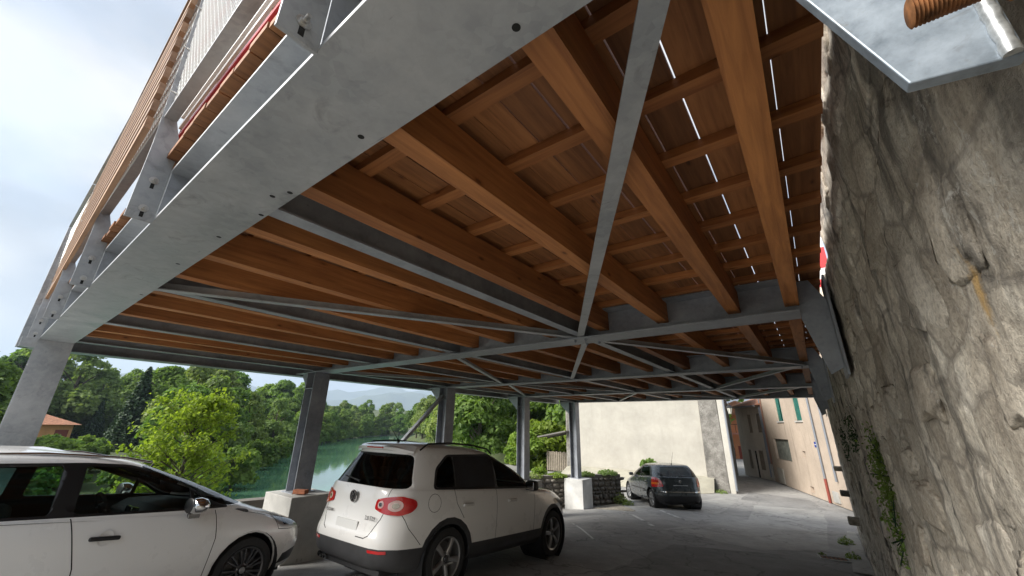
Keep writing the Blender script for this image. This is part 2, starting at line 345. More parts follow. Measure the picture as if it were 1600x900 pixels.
def stone_mat(name, lo, mid, hi, streak=.85, rnd_=False, cells=False):
    m, t, b = mat(name); p = coords(t, kind='Position')
    a = noi(t, p, 3.2, 8, .65, .6); c = noi(t, p, 14, 8, .7); fi = noi(t, p, 70, 5, .7)
    k = ramp(t, a, [(.28, lo), (.5, mid), (.72, hi)])
    k = mixc(t, .6, k, ramp(t, c, [(.3, (.55, .53, .5)), (.7, (1.25, 1.24, 1.2))]), 'MULTIPLY')
    k = mixc(t, .5, k, ramp(t, fi, [(.36, (.42, .40, .38)), (.5, (1, 1, 1)), (.66, (1.35, 1.34, 1.3))]), 'MULTIPLY')
    if cells:                                     # smeared joints and stones showing through the pointing
        dv = nn(t, 'ShaderNodeVectorMath', operation='ADD'); nzz = nn(t, 'ShaderNodeTexNoise', Scale=5.0, Detail=6.0); t.links.new(p, nzz.inputs['Vector']); sv_ = nn(t, 'ShaderNodeVectorMath', operation='SCALE'); sv_.inputs['Scale'].default_value = .16
        t.links.new(nzz.outputs['Color'], sv_.inputs[0]); t.links.new(coords(t, (1, 3.6, 5.2), 'Position'), dv.inputs[0]); t.links.new(sv_.outputs[0], dv.inputs[1])
        vc = nn(t, 'ShaderNodeTexVoronoi', Scale=1.0); t.links.new(dv.outputs[0], vc.inputs['Vector']); ve = nn(t, 'ShaderNodeTexVoronoi', feature='DISTANCE_TO_EDGE', Scale=1.0); t.links.new(dv.outputs[0], ve.inputs['Vector'])
        sc3 = t.nodes.new('ShaderNodeSeparateColor'); t.links.new(vc.outputs['Color'], sc3.inputs[0])
        k = mixc(t, .85, k, ramp(t, sc3.outputs[0], [(0, (.62, .58, .53)), (.5, (.95, .93, .9)), (1, (1.22, 1.2, 1.16))]), 'MULTIPLY'); k = mixc(t, ramp(t, ve.outputs['Distance'], [(.02, (.55,)*3), (.06, (0, 0, 0))]), k, tuple(x*.55 for x in lo))
    if rnd_:
        oi = t.nodes.new('ShaderNodeObjectInfo'); k = mixc(t, .7, k, ramp(t, oi.outputs['Random'], [(0, (.7, .66, .6)), (.5, (1, .96, .9)), (1, (1.2, 1.18, 1.15))]), 'MULTIPLY')
    # water-run algae streaks with ragged edges, running down the wall
    sv = coords(t, (1, 2.6, .42), 'Position'); s = noi(t, sv, 1.25, 7, .62, .35); s2 = noi(t, coords(t, (1, 9, 1.1), 'Position'), 1.3, 5, .6)
    su = nn(t, 'ShaderNodeMath', operation='MULTIPLY_ADD'); t.links.new(s2, su.inputs[0]); su.inputs[1].default_value = .35; t.links.new(s, su.inputs[2])
    k = mixc(t, ramp(t, su.outputs[0], [(.705, (0, 0, 0)), (.79, (streak*.85,)*3)]), k, (.028, .028, .027))
    # pale lichen flecks and lime
    l = noi(t, p, 33, 6, .75); ll = noi(t, p, 1.9, 3); lm_ = nn(t, 'ShaderNodeMath', operation='MULTIPLY_ADD'); t.links.new(ll, lm_.inputs[0]); lm_.inputs[1].default_value = .45; t.links.new(l, lm_.inputs[2])
    k = mixc(t, ramp(t, lm_.outputs[0], [(.83, (0, 0, 0)), (.93, (.7,)*3)]), k, (.55, .53, .48))
    # one ochre patch where iron water seeps
    sep = t.nodes.new('ShaderNodeSeparateXYZ'); t.links.new(coords(t, kind='Position'), sep.inputs[0])
    def band(sock, c0, wdt):
        s_ = nn(t, 'ShaderNodeMath', operation='SUBTRACT'); t.links.new(sock, s_.inputs[0]); s_.inputs[1].default_value = c0
        ab = nn(t, 'ShaderNodeMath', operation='ABSOLUTE'); t.links.new(s_.outputs[0], ab.inputs[0]); d_ = nn(t, 'ShaderNodeMath', operation='DIVIDE'); t.links.new(ab.outputs[0], d_.inputs[0]); d_.inputs[1].default_value = wdt; return d_.outputs[0]
    mx = nn(t, 'ShaderNodeMath', operation='ADD'); t.links.new(band(sep.outputs['Y'], .965, .045), mx.inputs[0]); t.links.new(band(sep.outputs['Z'], 1.93, .15), mx.inputs[1])
    ad = nn(t, 'ShaderNodeMath', operation='MULTIPLY_ADD'); t.links.new(noi(t, p, 16, 5, .7), ad.inputs[0]); ad.inputs[1].default_value = 1.5; t.links.new(mx.outputs[0], ad.inputs[2])
    a5 = nn(t, 'ShaderNodeMath', operation='MULTIPLY'); t.links.new(ad.outputs[0], a5.inputs[0]); a5.inputs[1].default_value = .4
    k = mixc(t, ramp(t, a5.outputs[0], [(.40, (.8,)*3), (.58, (0, 0, 0))]), k, (.50, .31, .10))
    t.links.new(k, b.inputs['Base Color']); b.inputs['Roughness'].default_value = .93
    hh = nn(t, 'ShaderNodeMath', operation='ADD'); t.links.new(c, hh.inputs[0]); t.links.new(fi, hh.inputs[1]); h3 = nn(t, 'ShaderNodeMath', operation='MULTIPLY_ADD'); t.links.new(noi(t, p, 240, 4, .7), h3.inputs[0]); h3.inputs[1].default_value = .5; t.links.new(hh.outputs[0], h3.inputs[2]); bump(t, b, h3.outputs[0], .85, .010); return m
M['mortar'] = stone_mat('weathered_mortar', (.34, .30, .25), (.56, .52, .455), (.74, .715, .66), .8, False, True)
M['rubble'] = stone_mat('limestone_rubble', (.30, .265, .22), (.52, .48, .42), (.70, .68, .63), .8, True)
me_ = build_stone_wall(); me_.materials.append(M['mortar'])
swall = empty('retaining_wall', (.3, 0, 0), 'rough rubble retaining wall with dark water streaks on the right', 'wall')
o_ = link('rubble_face', me_, swall, (-.3, 0, 0))
def blob(seed, sx, sy, sz, sub=2, rough=.16, flat=None):
    bm = bmesh.new(); bmesh.ops.create_icosphere(bm, subdivisions=sub, radius=1)
    for v in bm.verts:
        d = v.co.normalized(); q = Vector((math.copysign(abs(d.x)**.7, d.x), math.copysign(abs(d.y)**.62, d.y), math.copysign(abs(d.z)**.62, d.z)))
        k = 1+rough*noise.noise(d*1.6+Vector((seed*7.3, 0, 0)))*1.6+rough*.5*noise.noise(d*4+Vector((0, seed*3.1, 0)))
        if flat: k += .055*noise.fractal(d*5+Vector((seed, seed*2, 0)), .7, 2.2, 5)+(.035 if noise.noise(d*3.3+Vector((0, 0, seed*5))) > .15 else 0)
        v.co = Vector((q.x*sx, q.y*sy, q.z*sz))*k
    me = bpy.data.meshes.new('stone'); bm.to_mesh(me); bm.free(); smooth(me); return me
stone_meshes = []
for i in range(10):
    me = blob(i, .055, .5, .5, 4, .2, True); me.materials.append(M['rubble']); stone_meshes.append(me)
r_ = random.Random(21)
z0 = -.9; nst = 0
zc = -.8
while zc < 3.3:
    hgt = r_.uniform(.13, .27); y = -.5+r_.uniform(-.2, 0)
    while y < 12:
        wd = r_.uniform(.16, .42)*(1+.07*max(0, y)); yc = y+wd/2; zz = zc+hgt/2+r_.uniform(-.03, .03)
        if zz > gz(.3, yc)+.05 and zz < (3.3 if yc < 2.8 else 2.85) and nst < 300 and r_.random() < (.60 if yc < 6 else .5):
            o = link('stone', r_.choice(stone_meshes), swall, (wallx(yc, zz)-.3+r_.uniform(.012, .022), yc, zz))
            o.scale = (r_.uniform(.38, .62), wd*.94, hgt*.94*r_.uniform(.85, 1)); o.rotation_euler = (r_.uniform(-.18, .18), r_.uniform(-.05, .05), r_.uniform(-.06, .06)); nst += 1
        y += wd+r_.uniform(.0, .06)
    zc += hgt+r_.uniform(.0, .03)
for (y, z, l) in ((13.2, .30, .5), (11.2, .02, .6), (14.6, .75, .4)):      # ledge stones jutting out low down
    MB((.3, 0, 0)).box(.13, .34, y-l/4, y+l/4, z-.06, z+.06).build('ledge_stone', M['rubble'], swall, bevel=.02)
tag(MB().box(1.4, 14, -12, 15.6, -1.5, 2.9).build('upper_street', M['asphalt']), kind='structure')
# kerb strip of concrete at the wall's foot
kb = drape('wall_footing', wob([(.02, 9.9), (.3, 9.9), (.3, 15.6), (.08, 15.6)], .03, 6, 9), M['concrete'], .02); tag(kb, kind='structure')
# drain grate
dg = empty('drain_grate', (-.22, 10.95, gz(-.2, 10.9)), 'rusty slotted drain grate by the wall foot', 'drain')
q = MB((0, 0, 0)); z = .012
for s_ in (-1, 1): q.box(-.24, .24, s_*.17-.02, s_*.17+.02, 0, z+.006); q.box(s_*.24-.02, s_*.24+.02, -.19, .19, 0, z+.006)
q.build('frame', M['concrete'], dg)
for i in range(6): MB().box(-.2+i*.07, -.2+i*.07+.03, -.15, .15, 0, z).build('bar', M['rust'], dg)
MB().box(-.22, .22, -.15, .15, .001, .004).build('pit', M['hole'], dg)
dg.rotation_euler = (math.atan(-.06), 0, R(12))

# ------------------------------------------------------------------ raised deck: steel frame, larch joists, battens, boards
ZB = 2.60; ZT = 2.89                              # underside and top of the 290 mm steel girders
TY = [.43+3.44*k for k in range(5)]
deck = empty('raised_deck', (0, 0, 0), 'raised larch deck on galvanised steel frame spanning from columns to stone wall', 'deck')
def ibeam(mb, p0, p1, h, b_, tf, tw):             # p0, p1 centre line at the underside
    p0 = Vector(p0); p1 = Vector(p1)
    for z, wd, ht in ((tf/2, b_, tf), (h-tf/2, b_, tf), (h/2, tw, h-2*tf)):
        mb.bar(p0+Vector((0, 0, z)), p1+Vector((0, 0, z)), wd, ht)
    return mb
girders = []
for k, y in enumerate(TY):
    g = ibeam(MB(), (-8.17, y, ZB), (.06, y, ZB), .29, .30, .014, .009).build('girder', M['galv' if k == 0 else 'galv_dark'], deck)
    if k == 0: g['label'] = 'near edge girder of the deck with the guard rail bolted to it'
    girders.append(g)
# stiffener plates in the near girder (the guard-rail posts bolt to them), outside only
POSTX = [-.85, -2.38, -4.01, -5.62, -7.25]
for x in POSTX: MB().box(x-.006, x+.006, .285, .425, ZB+.014, ZT-.014).build('stiffener', M['galv_dark'], girders[0])
for x, y in ((-.40, .53), (-1.04, .53), (-1.58, .55), (-1.67, .52), (-1.88, .56), (-2.31, .53), (-2.95, .52), (-3.96, .55)):
    MB().lathe([(0, .0), (0, .011)], (x, y, ZB-.0006), (0, 0, -1), 14).build('bolt_hole', M['hole'], girders[0])
edge = ibeam(MB(), (-8.30, .28, 2.575), (-8.30, 14.34, 2.575), .30, .26, .013, .008).build('edge_beam', M['galv_dark'], deck)
PX = [-1.87, -3.80, -5.70, -7.48]
for k in range(4):
    y0, y1 = TY[k]+.006, TY[k+1]-.006
    for x in PX:
        MB((x, (y0+y1)/2, 2.65)).bar((x, y0, 2.6355), (x, y1, 2.6355), .10, .011).bar((x, y0, 2.74), (x, y1, 2.74), .007, .20).bar((x, y0, 2.8345), (x, y1, 2.8345), .10, .011).build('purlin', M['galv_dark'], deck).location = (x, (y0+y1)/2, 2.65)
JX = [.02, -.41, -1.03, -1.64, -2.27, -2.90, -3.50, -4.12, -4.72, -5.32, -6.05, -6.62, -7.15]
jm = MB().box(-.05, .05, -1.712, 1.712, 0, .208).mesh('joist', M['joist'])
for k in range(4):
    for x in JX: link('joist', jm, deck, (x+rnd.uniform(-.008, .008), (TY[k]+TY[k+1])/2, 2.681+rnd.uniform(-.002, .002)))
bmh = MB().box(-8.42, .25, -.034, .034, 0, .046).mesh('batten', M['batten'])
y = .47
while y < 14.3: link('batten', bmh, deck, (0, y, 2.892)); y += .40
# boards with uneven gaps
x = .255
while x > -8.40:
    wd = .1405+rnd.uniform(-.002, .002); gap = rnd.choice((.003, .004, .005, .007, .009, .010))
    x0 = x-wd; cx_ = (x0+x)/2
    me = MB().box(-wd/2, wd/2, -7.05, 7.05, 0, .028).mesh('deck_board', M['board'])
    link('deck_board', me, deck, (cx_, 7.295+rnd.uniform(-.006, .006), 2.939+rnd.uniform(0, .002))); x = x0-gap
# horizontal wind braces under the joists
def brace(x0, k0, x1, k1, wd=.07):
    p0 = Vector((x0, TY[k0]+(.13 if k1 > k0 else -.13), 2.621)); p1 = Vector((x1, TY[k1]-(.13 if k1 > k0 else -.13), 2.621))
    MB().bar(p0, p1, wd, .008).bar(p0+Vector((0, 0, .03)), p1+Vector((0, 0, .03)), .008, .052).build('wind_brace', M['galv'], deck)
for a in ((-.05, 0, -1.88, 1), (-3.80, 0, -1.95, 1), (-1.95, 1, -3.84, 2), (-1.83, 1, .0, 2), (-4.0, 1, -5.66, 2), (-7.5, 1, -5.75, 2),
          (-5.66, 2, -7.4, 3), (-5.5, 2, -3.9, 3), (-.1, 2, -1.8, 3), (-3.8, 3, -5.6, 4), (-3.7, 3, -1.9, 4), (-.05, 3, -1.8, 4)): brace(*a)
for x, y in ((-1.97, 3.80), (-1.84, 3.79), (-1.93, 4.0), (-3.86, 7.4), (-5.62, 7.4), (-3.75, 10.9), (-1.78, 4.0), (-.02, 7.2)):
    MB().lathe([(0, .016), (.010, .016), (.010, .009), (.022, .009), (.022, 0)], (x, y, ZB), (0, 0, -1), 6).build('bolt', M['galv_dark'], deck)
# columns, gussets and wall brackets
cx0, cx1 = -7.69, -7.40
def ptop(y): return gz(-7.5, y)+.92
for k, y in enumerate(TY):
    zb = [.30, .55, .35, .15, -.08][k]
    c = MB((0, y, zb)).box(cx1-.014, cx1, y-.15, y+.15, zb, ZB-.001).box(cx0, cx0+.014, y-.15, y+.15, zb, ZB-.001).box(cx0+.014, cx1-.014, y-.0045, y+.0045, zb, ZB-.001)
    c.box(cx0+.02, cx1-.016, y-.149, y-.006, 2.30, 2.31).box(cx0-.05, cx1+.05, y-.2, y+.2, zb-.0, zb+.016)
    co = c.build('column', M['galv' if k == 0 else 'galv_dark'], deck); co.location = (0, y, zb)
    gp = [(-7.691, 2.598), (-8.15, 2.598), (-8.15, 2.55), (-7.691, 2.10)]
    MB().prism(gp, lambda a, b_: (a, y-.006, b_), lambda a, b_: (a, y+.006, b_)).build('gusset', M['galv_dark'], deck)
    # wall bracket: trapezoid plate on a back plate
    wp = .245 if k else .190
    if k == 0: gp = [(-.02, ZB-.001), (.06, ZB-.001), (.06, 2.86), (wp, 2.86), (wp, 1.985), (.124, 1.995), (-.02, 2.46)]
    else: gp = [(.061, 2.88), (.061, 2.56), (.16, 2.11), (wp, 2.16), (wp, 2.70), (.16, 2.88)]
    br = MB().prism(gp, lambda a, b_: (a, y-.007, b_), lambda a, b_: (a, y+.007, b_)).build('wall_bracket', M['galv_bright' if k == 0 else 'galv_dark'], deck, bevel=.0015)
    MB().box(wp+.0005, wp+.016, y-(.10 if k == 0 else .16), y+.16, 2.12 if k == 0 else 2.09, 2.86).build('back_plate', M['galv_bright' if k == 0 else 'galv_dark'], br)
    if k == 0:
        br['label'] = 'bright zinc bracket plate with weld seam close to the lens'
        pts = [(wp-.008, y-.009+.0004*math.sin(i*1.9), 1.988+i*.0075) for i in range(60)]
        MB().tube(pts, [.0056+.0007*math.sin(i*2.3) for i in range(60)], 10).build('weld_bead', M['weld'], br, sm=40)
        for zz in (2.010, 2.30, 2.6):
            pr = []; xx = 0
            while xx < .125: pr += [(xx, .0100), (xx+.0011, .0120), (xx+.0022, .0100)]; xx += .0024
            MB().lathe([(0, 0)]+pr+[(pr[-1][0], 0)], (.118, y-.075, zz), (1, 0, 0), 20).build('threaded_rod', M['rust'], br, sm=60)
            MB().lathe([(0, .0), (0, .020), (.016, .0205), (.016, 0)], (.168, y-.075, zz), (1, 0, 0), 6).build('nut', M['rust'], br)
            MB().lathe([(0, .0), (0, .024), (.004, .024), (.004, 0)], (.186, y-.075, zz), (1, 0, 0), 24).build('washer', M['rust'], br)
# raking strut at the third column
MB().bar((-7.55, 7.16, 2.40), (-7.55, 4.75, .12), .09, .07).build('raking_strut', M['galv'], deck)
tag(deck.children[-1], 'diagonal strut rising to the third column')
# concrete plinths under the columns
for k, (x0, x1, dy, top, lab) in enumerate(((-7.95, -7.1, .42, .30, 'concrete plinth under the nearest column, behind the estate hatchback'),
        (-7.95, -7.0, .36, .55, 'pitted concrete plinth between the two white cars'), (-7.95, -7.1, .4, .35, 'concrete plinth under the third column'),
        (-7.95, -7.1, .4, .15, 'concrete plinth under the fourth column'), (-7.85, -7.1, .38, -.08, 'pale smooth concrete plinth under the last column by the low wall'))):
    y = TY[k]; q = MB((-7.5, y, gz(-7.5, y))).box(x0, x1, y-dy, y+dy, gz(-7.5, y)-.25, top)
    o = q.build('concrete_plinth', M['concrete_new' if k == 4 else 'concrete'], None, bevel=.012); o.location = (-7.5, y, gz(-7.5, y)); tag(o, lab, 'plinth', 'column plinths')
# broken brick at the foot of the second column
o = MB().box(-.11, .11, -.055, .055, 0, .065).build('brick', plain('fired_clay', (.30, .11, .055), .9, var=.3, sc_=20), None, bevel=.006); o.location = (-7.2, 3.74, .567); o.rotation_euler = (0, 0, .5)
tag(o, 'reddish brick lying on the plinth at the foot of a column', 'brick')

# ------------------------------------------------------------------ guard rail on the near edge
rail = empty('guard_rail', (-4, .2, ZB), 'galvanised guard rail with wire mesh and larch slats above the near girder', 'railing')
rg = (-4, .2, ZB)
def bolt(p, ax, r=.011, parent=rail):
    MB(rg if parent is rail else (0, 0, 0)).lathe([(0, 0), (0, r*1.7), (.003, r*1.7), (.003, r), (.013, r), (.013, r*.55), (.03, r*.55), (.03, 0)], p, ax, 10).build('bolt', M['zinc'], parent)
for x in POSTX+[.62]:
    top = 4.05
    prof = [(.28, 2.585), (.18, 2.585), (.18, 3.0), (.145, top), (.195, top), (.235, 3.16), (.28, 3.02)]
    MB(rg).prism(prof, lambda a, b_: (x-.006, a, b_), lambda a, b_: (x+.006, a, b_)).build('post', M['galv'], rail, bevel=.001)
    for zz in (2.645, 2.80): bolt((x+.006, .233, zz), (1, 0, 0)); MB(rg).box(x+.0062, x+.0068, .226, .240, zz-.045, zz-.018).build('slot', M['hole'], rail)
XS = [.62]+POSTX+[-7.45]
m_mesh = plain('galvanised_wire', (.62, .62, .60), .4, .5)
for a, b_ in zip(POSTX[1:], POSTX[:-1]+[]):
    x0, x1 = a+.012, b_-.012
    MB(rg).bar((x0, .208, 3.155), (x1, .208, 3.155), .008, .052, up=(0, 1, .12)).build('bottom_flat', M['galv'], rail)
    MB(rg).bar((x0, .150, 4.02), (x1, .150, 4.02), .05, .006).build('top_flat', M['galv'], rail)
    q = MB(rg)
    def pl(x, s): return (x, .200-.045*s, 3.17+.84*s)
    def weave(q, x0, x1, step=.046, slope=.62):
        W = .84*slope; u = x0-W
        while u < x1:
            for flip in (0, 1):
                lo_, hi_ = max(0, (x0-u)/W), min(1, (x1-u)/W)
                if hi_-lo_ > .02:
                    a_, b2_ = (lo_, hi_) if not flip else (1-lo_, 1-hi_)
                    q.tube([pl(u+W*lo_, a_), pl(u+W*hi_, b2_)], .0022, 4, False)
            u += step
    weave(q, x0, x1)
    tag(q.build('wire_mesh', m_mesh, rail), kind='stuff')
    for s in (.15, .5, .85): bolt(pl(x0+.02, s), (0, -1, .1), .006)
# last bay towards the lens
MB(rg).bar((-.84, .208, 3.155), (.61, .208, 3.155), .008, .052, up=(0, 1, .12)).build('bottom_flat', M['galv'], rail)
q = MB(rg); weave(q, -.84, .61)
tag(q.build('wire_mesh', m_mesh, rail), kind='stuff')
for i in range(9):
    zz = 3.10+i*.108; yy = -.018*(i/8)
    sl_o = MB((-3.4, 0, 0)).bar((-7.49, .205+yy, zz), (-2.395, .142+yy, zz), .026, .068).build('slat', M['slat'], rail); sl_o.location = Vector((-3.4, 0, 0))-Vector(rg)
sl_o = MB((-3.4, 0, 0)).bar((-7.5, .20, 4.07), (-2.39, .125, 4.07), .045, .03).build('handrail', M['slat'], rail); sl_o.location = Vector((-3.4, 0, 0))-Vector(rg)
MB(rg).box(-7.60, -7.50, .13, .23, 2.5, 4.10).build('corner_post', M['galv'], rail, bevel=.004)
MB(rg).box(-7.62, -7.40, .15, .278, 2.50, 2.62).build('corner_plate', M['galv'], rail)
# red and white barriers standing on the deck
M['red'] = plain('red_paint', (.55, .03, .035), .4); M['white_paint'] = plain('white_paint', (.8, .8, .78), .45); M['cable'] = plain('white_cable', (.72, .70, .64), .5)
def barrier(x0, x1, y, z, label, dirx=True):
    e = empty('safety_barrier', ((x0+x1)/2, y, z), label, 'barrier', 'site barriers on the deck'); L = (x1-x0)/2
    for zz in (.10, 1.0): MB().bar((-L, 0, zz), (L, 0, zz), .035, .035).build('rail', M['white_paint'], e)
    for i in range(6): MB().bar((-L, 0, .20+i*.14), (L, 0, .20+i*.14), .018, .034).build('rail', M['red'] if i % 2 == 0 else M['white_paint'], e)
    for i in range(4): MB().bar((-L+2*L*i/3, .03, 0), (-L+2*L*i/3, .03, 1.0), .05, .03, up=(1, 0, 0)).build('post', M['slat'], e)
    for s in (-1, 1): MB().box(s*L*.8-.03, s*L*.8+.03, -.06, .2, .0, .035).build('foot', M['white_paint'], e)
    return e
barrier(-3.6, -1.2, .385, 2.98, 'red and white railed site barrier standing on the deck behind the guard rail')
sb = empty('barrier_board', (.33, 5.1, 2.96), 'red and white striped board on cream block beside the deck and wall', 'barrier')
MB().box(-.11, .11, -.14, .14, 0, .16).build('block', plain('cream_block', (.62, .56, .45), .9, var=.15), sb, bevel=.01)
for i in range(5):
    MB().box(-.09, .09, -.015, .015, .16+i*.12, .28+i*.12).build('stripe', M['red'] if i % 3 != 1 else M['white_paint'], sb)
# coil of pale cable hanging inside the guard rail
cb = empty('cable_coil', (-1.75, .325, 2.98), 'loose coil of pale cable lying at the deck edge', 'cable'); q = MB()
for k in range(5):
    q.tube([(.22*math.cos(a_)+.02*math.sin(3*a_+k), .05*math.sin(a_)+.012*k, .10+.085*math.sin(a_+.4*k)) for a_ in np.linspace(0, 6.28, 22)], .006, 6)
q.build('loops', M['cable'], cb, sm=60)
for s in (-.12, .13): MB().lathe([(0, 0), (0, .022), (.05, .026), (.05, 0)], (s, 0, .03), (0, 1, 0), 10).build('tie', M['white_paint'], cb)

# ------------------------------------------------------------------ cars
def paint(name, c, rough=.28, metal=0, dirt=.25):
    m, t, b = mat(name); p = coords(t); f = noi(t, p, 2.5, 5, .6)
    sep = t.nodes.new('ShaderNodeSeparateXYZ'); t.links.new(coords(t), sep.inputs[0])
    d = ramp(t, sep.outputs['Z'], [(.2, (dirt,)*3), (.75, (0, 0, 0))]); k = mixc(t, d, c, mixc(t, f, (.16, .14, .11), (.3, .27, .22)))
    t.links.new(k, b.inputs['Base Color']); b.inputs['Metallic'].default_value = metal
    t.links.new(ramp(t, f, [(.3, (rough-.05,)*3), (.7, (rough+.1,)*3)]), b.inputs['Roughness'])
    b.inputs['Coat Weight'].default_value = .8; b.inputs['Coat Roughness'].default_value = .06; return m
def glass(name, tint, ior=1.5):
    m = bpy.data.materials.new(name); m.use_nodes = True; t = m.node_tree; t.nodes.clear()
    tr = nn(t, 'ShaderNodeBsdfTransparent'); tr.inputs['Color'].default_value = (*tint, 1); gl = nn(t, 'ShaderNodeBsdfGlossy', Roughness=.015)
    fr = nn(t, 'ShaderNodeFresnel', IOR=ior); mx = nn(t, 'ShaderNodeMixShader'); o = nn(t, 'ShaderNodeOutputMaterial')
    t.links.new(fr.outputs[0], mx.inputs[0]); t.links.new(tr.outputs[0], mx.inputs[1]); t.links.new(gl.outputs[0], mx.inputs[2]); t.links.new(mx.outputs[0], o.inputs['Surface']); return m
M['car_white'] = paint('white_car_paint', (.80, .79, .765)); M['car_white2'] = paint('cool_white_car_paint', (.82, .82, .81), dirt=.12); M['car_grey'] = paint('dark_grey_car_paint', (.055, .068, .076), .25, .45)
M['glass'] = glass('tinted_car_glass', (.72, .80, .76)); M['glass_dark'] = glass('privacy_glass', (.11, .18, .165)); M['glass_mid'] = glass('green_tinted_glass', (.34, .50, .46)); M['clear'] = glass('clear_lens', (.85, .87, .88))
M['trim'] = plain('black_trim', (.010, .010, .011), .42); M['plastic'] = plain('grey_bumper_plastic', (.035, .035, .037), .62, var=.2); M['gap'] = plain('panel_gap', (.006, .006, .006), .9)
M['interior'] = plain('dark_interior', (.06, .06, .062), .8); M['seat'] = plain('seat_fabric', (.10, .10, .105), .9, var=.2); M['tyre'] = plain('tyre_rubber', (.016, .016, .016), .82, var=.25, sc_=30)
M['rim'] = plain('alloy_rim', (.42, .42, .42), .32, .85); M['rim_dark'] = plain('dark_alloy_rim', (.14, .14, .145), .35, .8); M['chrome'] = plain('chrome', (.62, .62, .62), .10, 1); M['disc'] = plain('brake_disc', (.16, .155, .15), .5, .8)
M['lens_red'] = plain('red_lamp_lens', (.48, .012, .014), .12, coat=1); M['lens_pink'] = plain('pale_lamp_reflector', (.66, .45, .43), .15, coat=1); M['lens_orange'] = plain('orange_lamp_lens', (.75, .16, .02), .15, coat=1); M['shade'] = plain('sunshade_fabric', (.022, .021, .023), .85, var=.3)
M['plate'] = plain('number_plate_blank', (.72, .72, .70), .4)

